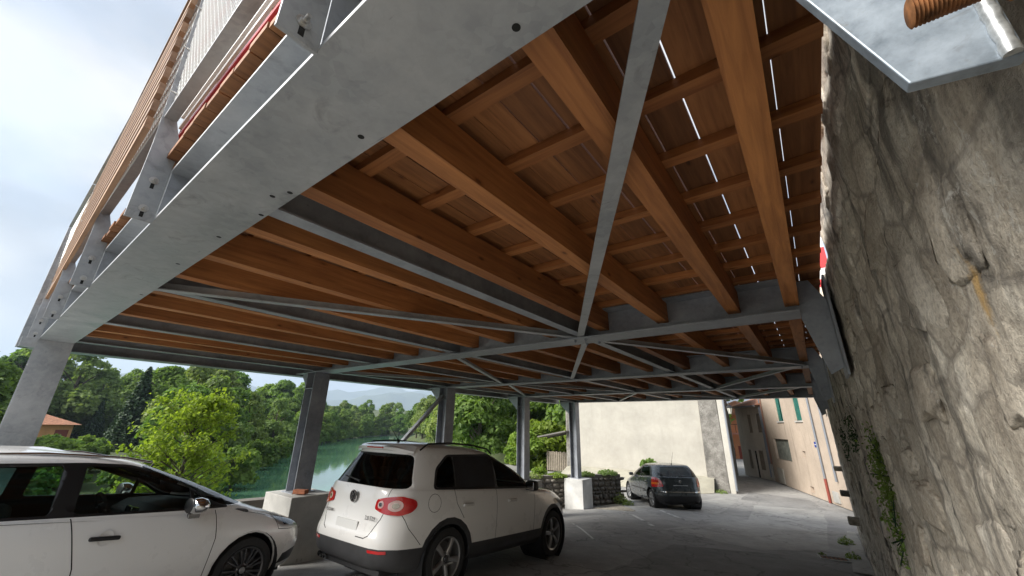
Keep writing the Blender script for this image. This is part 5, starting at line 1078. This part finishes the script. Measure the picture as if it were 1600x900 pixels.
def conifer(seed, n, R0, H, size, m):
    g = np.random.default_rng(seed); u = 1-np.sqrt(g.uniform(0, 1, n)); tier = np.floor(u*15)/15; a = np.floor(g.uniform(0, 9, n))/9*6.283+tier*17+g.normal(0, .16, n); f = g.uniform(.1, 1, n)**.7; rr = R0*(1-u)**.85*(.75+.5*((np.floor(a*7)*37 % 11)/11))*f
    C = np.stack([rr*np.cos(a), rr*np.sin(a), H*(.06+.94*u)-rr*.28+g.normal(0, .08, n)], 1); D = np.stack([np.cos(a)*.5, np.sin(a)*.5, np.full(n, .9)], 1); return leaves('crown', C, D, size, m, seed)
def trunk(seed, H, r, z0, limbs=5, R0=2):
    r_ = random.Random(seed); q = MB(); q.tube([(0, 0, -.6), (r_.uniform(-.1, .1), r_.uniform(-.1, .1), H*.3), (r_.uniform(-.25, .25), r_.uniform(-.25, .25), H*.62), (r_.uniform(-.2, .2), 0, H*.86)], [r*1.25, r, r*.6, r*.15], 7)
    for i in range(limbs):
        a = r_.uniform(0, 6.28); z = H*r_.uniform(.25, .6); q.tube([(0, 0, z), (R0*.4*math.cos(a), R0*.4*math.sin(a), z+H*.12), (R0*.75*math.cos(a), R0*.75*math.sin(a), z+H*.2)], [r*.5, r*.3, r*.08], 5)
    return q.mesh('trunk', M['bark'], 60)
KIND = {}
for i, (nm, ma) in enumerate((('oak', 'leaf'), ('ash', 'leaf'), ('lime', 'leaf'), ('willow', 'leaf_pale'), ('poplar', 'leaf_pale'))):
    tall = nm == 'poplar'; KIND[nm] = (crown(100+i, 9500, 2.4 if tall else 4.0, 9.9, .1, .40, M['leaf_pale' if nm in ('willow', 'poplar') else 'leaf'], 40 if not tall else 30), trunk(50+i, 10, .22, 1, 6, 2 if tall else 3))
KIND['spruce'] = (conifer(7, 8000, 2.7, 12, .38, M['leaf_dark']), trunk(70, 12, .2, 0, 0)); KIND['bush'] = (crown(121, 3000, 1.5, 2.1, 0.0, .22, M['leaf'], 12), trunk(71, 1.6, .05, 0, 4, 1)); KIND['lime_bush'] = (crown(122, 5200, 1.6, 2.6, 0.0, .17, M['leaf_lime'], 16), trunk(72, 1.9, .05, 0, 4, 1))
def tree(kind, x, y, s, label, group, name='broadleaf_tree', z=None, cat='tree', sy=1.0):
    z = terrain_z(x, y) if z is None else z; e = empty(name, (x, y, z), label, cat, group); e.rotation_euler = (0, 0, rnd.uniform(0, 6.28)); e.scale = (s, s, s*sy)
    c_, t_ = KIND[kind]; link('crown', c_, e); link('trunk' if name != 'shrub' else 'stem', t_, e); return e
def along(P, s):
    P = [Vector(p) for p in P]; 
    for a, b_ in zip(P, P[1:]):
        L = (b_-a).length
        if s <= L: d = (b_-a)/L; return a+d*s, d
        s -= L
    return P[-1], (P[-1]-P[-2]).normalized()
LBL = {'oak': 'rounded dark green broadleaf tree', 'ash': 'bushy mid green broadleaf tree', 'lime': 'full domed green broadleaf tree', 'willow': 'pale grey-green loose willow tree', 'poplar': 'slim pale upright tree', 'spruce': 'pointed dark spruce tree'}
r_ = random.Random(3)
def house_gap(x, y): a = math.degrees(math.atan2(y, -x)); dd = math.hypot(x, y); k = math.degrees(math.atan(4.6/dd)); return 3.2-k < a < 8.0+k and dd < 122
bankL = LEFT[3:11]; bankR = [(-22, 23.5)]+RIGHT[6:11]
tot = sum((Vector(b_)-Vector(a)).length for a, b_ in zip(bankL, bankL[1:]))
for row, (off, step, smin, smax) in enumerate(((3.5, 6.0, .75, 1.0), (11, 7.5, .95, 1.3), (22, 9.5, 1.05, 1.45), (38, 11, 1.1, 1.5), (60, 12.5, 1.15, 1.55), (88, 15, 1.2, 1.6))):
    s = r_.uniform(0, 4)-(0 if row < 2 else 20)
    while s < tot+25:
        p, d = along(bankL, max(0, s)); n_ = Vector((-d.y, d.x)); q = p+n_*(off+r_.uniform(-2.5, 2.5))+(d*s if s < 0 else Vector((0, 0)))+d*r_.uniform(-1.5, 1.5)
        if not house_gap(q.x, q.y) and not (abs(q.x+111) < 11 and abs(q.y-6) < 13):
            kd = r_.choice(['oak', 'ash', 'lime', 'willow', 'ash', 'lime', 'poplar'] if row < 3 else ['oak', 'ash', 'lime', 'oak', 'willow', 'spruce', 'poplar', 'lime'])
            wh = ['on the far bank at the water', 'in the second row on the far bank', 'halfway up the wooded far slope', 'halfway up the wooded far slope', 'high on the wooded far slope', 'high on the wooded far slope'][row]
            tree(kd, q.x, q.y, r_.uniform(smin, smax)*(1+(.45-.45*min(1, max(0, s)/95))*(row > 0 and s > 12)), LBL[kd]+' '+wh, 'wood across the river', 'spruce_tree' if kd == 'spruce' else 'broadleaf_tree')
        s += step*r_.uniform(.8, 1.25)
for i, (x, y, s) in enumerate(((-86, 16.0, 1.1), (-92, 20.5, .85), (-122, 17, .7), (-104, 26, 1.0), (-122, 31, 1.2))):
    tree('spruce', x, y, s, ['tall pointed dark spruce left of the bright tree', 'dark spruce beside the tallest one across the river', 'small dark spruce behind the apricot house', 'dark spruce higher on the far slope', 'spruce rising above the far wood'][i], 'wood across the river', 'spruce_tree')
for i in range(24):                                # low scrub in front of the riverside house
    x, y = -r_.uniform(42, 78), 0; y = -x*math.tan(R(r_.uniform(1.5, 9))); tree('bush', x, y, r_.uniform(.9, 1.35), 'low green bush on the slope below the apricot house', 'bushes below the riverside house', 'shrub', cat='shrub')
for i in range(10):                                # wooded slope left of the frame's edge and beyond the first column
    a = R(r_.choice([r_.uniform(-8, 1.0), r_.uniform(9, 13)])); dd = r_.uniform(110, 160); tree(r_.choice(['oak', 'ash', 'lime', 'willow']), -dd*math.cos(a), dd*math.sin(a), r_.uniform(1.1, 1.5), 'broadleaf tree on the slope at the left edge of the view', 'trees at the left edge')
for i in range(34):                                # upper slope behind the apricot house and above the bend
    a = R(r_.uniform(1, 26)); dd = r_.uniform(128, 175); kd = r_.choice(['oak', 'ash', 'lime', 'willow', 'spruce', 'ash']); x, y = -dd*math.cos(a), dd*math.sin(a)
    tree(kd, x, y, r_.uniform(1.45, 1.95) if kd != 'spruce' else r_.uniform(1.1, 1.5), LBL[kd]+' on the crest of the far slope', 'trees on the far crest', 'spruce_tree' if kd == 'spruce' else 'broadleaf_tree')
for i in range(46):                                # scrub along the far waterline
    p, d = along(bankL, i*5.2+r_.uniform(-1, 1)); n_ = Vector((-d.y, d.x)); q = p+n_*r_.uniform(-.3, 1.6); tree('bush', q.x, q.y, r_.uniform(1.1, 1.9), 'low bush overhanging the far waterline', 'bushes along the far waterline', 'shrub', z=WATER+.1, cat='shrub')
totR = sum((Vector(b_)-Vector(a)).length for a, b_ in zip(bankR, bankR[1:]))
for row, (off, step, smin, smax) in enumerate(((3.5, 6.5, .85, 1.1), (11, 8.5, 1.0, 1.35), (22, 11, 1.1, 1.5))):
    s = 2
    while s < totR:
        p, d = along(bankR, s); q = p-Vector((-d.y, d.x))*(off+r_.uniform(-2, 2))
        kd = r_.choice(['oak', 'ash', 'lime', 'willow', 'ash']); tree(kd, q.x, q.y, r_.uniform(smin, smax), LBL[kd]+' on the near bank beyond the deck', 'trees on the near bank'); s += step*r_.uniform(.8, 1.2)
for i in range(44):                                # tree line closing the river bend
    x, y = -190-r_.uniform(0, 45)+i*2.0, 105+i*3.2+r_.uniform(-8, 8); kd = r_.choice(['oak', 'ash', 'lime', 'willow']); tree(kd, x, y, r_.uniform(1.2, 1.7), LBL[kd]+' in the tree line closing the river bend', 'trees at the river bend', z=max(WATER+.3, terrain_z(x, y)))
# garden shrubs
for x, y, s, lab in ((-15.6, 25.5, 1.5, 'tall bright green shrub left of the garden fence'), (-14.2, 26.2, 1.45, 'bright green shrub rising behind the garden fence'), (-16.6, 23.8, 1.25, 'light green shrub nearest the fourth column'), (-13.2, 26.5, 1.5, 'bright green shrub under the canopy roof'), (-12.6, 19.4, .5, 'small yellow-green shrub beside the fence post'), (-17.8, 26.5, 1.6, 'lime shrub behind the fourth column')):
    tree('lime_bush', x, y, s, lab, 'garden shrubs', 'shrub', z=-1.6, cat='shrub')
tree('bush', -7.4, 21.7, .42, 'small green bush above the roof of the grey hatchback', None, 'shrub', z=-.62, cat='shrub')
# the bright tree just beyond the parapet
def bright_tree():
    x, y = -12.3, 3.35; zb = -3.2; e = empty('young_tree', (x, y, zb), 'bright yellow-green young tree just beyond the parapet', 'tree'); r_ = random.Random(12); q = MB(); C = []; D = []; lob = []
    q.tube([(0, 0, -.5), (.05, .02, 1.5), (.0, .1, 3.0), (.02, .12, 4.4)], [.09, .07, .05, .02], 8)
    e.scale = (.92, .92, 1.18)
    for i in range(70):
        h = r_.uniform(1.2, 5.0); a = r_.uniform(0, 6.28); L = (1.45-.16*h+.25*(h < 3.4))*r_.uniform(.55, 1.0); 
        if h > 4.4: L *= .6
        p0 = Vector((.01, .08, min(h, 4.3))); p1 = p0+Vector((math.cos(a)*L*.55, math.sin(a)*L*.55, L*.32)); p2 = p1+Vector((math.cos(a+.3)*L*.5, math.sin(a+.3)*L*.5, L*.25)); q.tube([p0, p1, p2], [.018, .011, .003], 5); lb = r_.uniform(0, .4)
        for j in range(r_.randint(3, 5)):
            b0 = p0.lerp(p1, r_.uniform(.4, 1)) if j % 2 else p1.lerp(p2, r_.uniform(0, .8)); dv = Vector((math.cos(a+r_.uniform(-1.2, 1.2)), math.sin(a+r_.uniform(-1.2, 1.2)), r_.uniform(-.1, .7)))*r_.uniform(.2, .5); q.tube([b0, b0+dv], [.006, .002], 4, False)
            for k in range(34):
                c = b0+dv*r_.uniform(.1, 1.1)+Vector((r_.gauss(0, .075), r_.gauss(0, .075), r_.gauss(0, .06))); C.append(c[:]); D.append((r_.gauss(0, .4), r_.gauss(0, .4), 1)); lob.append(lb)
    q.build('trunk', M['bark'], e, 60); me = leaves('crown', C, D, .085, M['leaf_lime'], 5, np.array(lob)); link('crown', me, e)
bright_tree()
# creepers on the low wall, weeds, ivy
def tuft(name, x, y, z, r, h, n, size, m, label, cat, seed, ax=None):
    g = np.random.default_rng(seed); e = empty(name, (x, y, z), label, cat); a = g.uniform(0, 6.283, n); rr = r*np.sqrt(g.uniform(0, 1, n)); C = np.stack([rr*np.cos(a), rr*np.sin(a), h*g.uniform(0, 1, n)*(1-.6*rr/r)], 1); 
    if ax == 'wall': C = np.stack([-np.abs(g.normal(0, .03, n)), rr*np.cos(a)*1.0+.1*np.sin(a*3), h*np.sin(a)*rr/r+.1*np.cos(a*5)], 1)
    D = np.stack([np.cos(a)*.6, np.sin(a)*.6, np.full(n, .8)], 1) if ax is None else np.tile(np.array([-1., 0, .4]), (n, 1)); me = leaves('leaves', C, D, size, m, seed); link('leaves', me, e); q = MB(); r_ = random.Random(seed)
    for i in range(10): k = r_.randrange(n); q.tube([(0 if ax is None else .02, C[k][1]*.3 if ax else 0, 0), tuple(C[k])], .004, 4, False)
    q.build('stem', M['leaf_dark'], e); return e
for i, (x, y, r, h) in enumerate(((-7.6, 15.0, .4, .16), (-7.1, 16.0, .4, .22), (-8.2, 13.9, .4, .15), (-8.7, 13.0, .4, .17), (-8.85, 11.5, .4, .16))): tuft('creeper', x, y, -.06 if y > 12 else .02, r, h, 420, .075, M['leaf_lime' if i == 2 else 'leaf_pale'], ['creeper on the low wall right of the last column', 'leafy creeper at the wall end by the grey hatchback', 'yellow-green creeper behind the last column', 'creeper on the wall left of the last column', 'creeper on the parapet near the fourth column'][i], 'plant', 60+i)
tuft('weed', -6.75, 16.2, gz(-6.75, 16.2), .3, .5, 260, .07, M['leaf_pale'], 'weeds growing at the foot of the low wall', 'plant', 71); tuft('weed', -6.3, 15.9, gz(-6.3, 15.9), .22, .25, 160, .06, M['leaf_pale'], 'dry weeds beside the gravel', 'plant', 72)
tuft('weed', .02, 13.2, gz(0, 13.2), .17, .20, 420, .026, M['leaf_lime'], 'grassy weed at the wall foot farther from the drain', 'plant', 73); tuft('weed', .08, 11.3, gz(0, 11.3), .13, .16, 340, .024, M['leaf_lime'], 'leafy weed behind the drain grate', 'plant', 74); tuft('weed', -.42, 11.2, gz(-.4, 11.2), .07, .07, 80, .02, M['leaf_lime'], 'tiny weed left of the drain grate', 'plant', 75); tuft('weed', -4.2, 21.95, gz(-4.2, 22), .3, .2, 160, .06, M['leaf_pale'], 'weeds at the foot of the stone pier', 'plant', 76)
tuft('wall_plant', wallx(3.7, 1.42)-.012, 3.62, 1.44, .24, .24, 620, .024, M['leaf'], 'dark green plant growing out of the stone wall', 'plant', 81, 'wall'); tuft('wall_plant', wallx(5.2, 1.68)-.012, 5.2, 1.68, .26, .12, 160, .026, M['leaf_dark'], 'upper green plant on the wall', 'plant', 82, 'wall'); tuft('wall_plant', wallx(7.4, 1.55)-.012, 7.4, 1.55, .25, .15, 140, .03, M['leaf_dark'], 'farthest green plant on the stone wall', 'plant', 83, 'wall'); tuft('wall_plant', wallx(3.9, 1.05)-.012, 3.9, 1.05, .16, .10, 110, .025, M['leaf'], 'small pale plant low on the stone wall', 'plant', 84, 'wall')

# ------------------------------------------------------------------ mountains and air
def mountains():
    m, t, b = mat('mountain_forest_and_limestone'); p = coords(t, kind='Position'); f = noi(t, p, .0045, 7, .6); sep = t.nodes.new('ShaderNodeNewGeometry'); sx = t.nodes.new('ShaderNodeSeparateXYZ'); t.links.new(sep.outputs['Normal'], sx.inputs[0])
    k = mixc(t, ramp(t, sx.outputs['Z'], [(.55, (1, 1, 1)), (.72, (0, 0, 0))]), ramp(t, f, [(.35, (.03, .05, .025)), (.65, (.08, .10, .05))]), (.42, .40, .37)); t.links.new(k, b.inputs['Base Color']); b.inputs['Roughness'].default_value = .95
    for j, (D0, hh, seed, wid) in enumerate(((5200, 440, 3, 1400), (7200, 640, 9, 1800))):
        v = []; na, nd = 150, 22
        for i in range(na):
            az = R(-112+100*i/(na-1)); 
            for k_ in range(nd):
                u = k_/(nd-1); d = D0+(u-.35)*wid; x, y = d*math.sin(az), d*math.cos(az)
                rdg = max(0, 1-abs(u-.5)*2)**.8; n_ = noise.fractal((x*.0006, y*.0006, seed), .9, 2.1, 6)
                v.append((x, y, -60+hh*rdg*(.88+.42*n_)+30*n_))
        f_ = [(i*nd+k_, i*nd+k_+1, (i+1)*nd+k_+1, (i+1)*nd+k_) for i in range(na-1) for k_ in range(nd-1)]; me = bpy.data.meshes.new('mountain'); me.from_pydata(v, [], f_); smooth(me); me.materials.append(m); tag(link('mountain', me), kind='structure')
mountains()
hz = MB().box(-8800, 3000, -3000, 9000, -75, 800).build('haze'); tag(hz, kind='stuff'); hz.data.materials.clear()
m = bpy.data.materials.new('valley_haze'); m.use_nodes = True; m.node_tree.nodes.clear(); vo_ = m.node_tree.nodes.new('ShaderNodeVolumePrincipled'); vo_.inputs['Color'].default_value = (.66, .82, 1, 1); vo_.inputs['Density'].default_value = 1.9e-4; vo_.inputs['Anisotropy'].default_value = .1
oo = m.node_tree.nodes.new('ShaderNodeOutputMaterial'); m.node_tree.links.new(vo_.outputs[0], oo.inputs['Volume']); hz.data.materials.append(m)
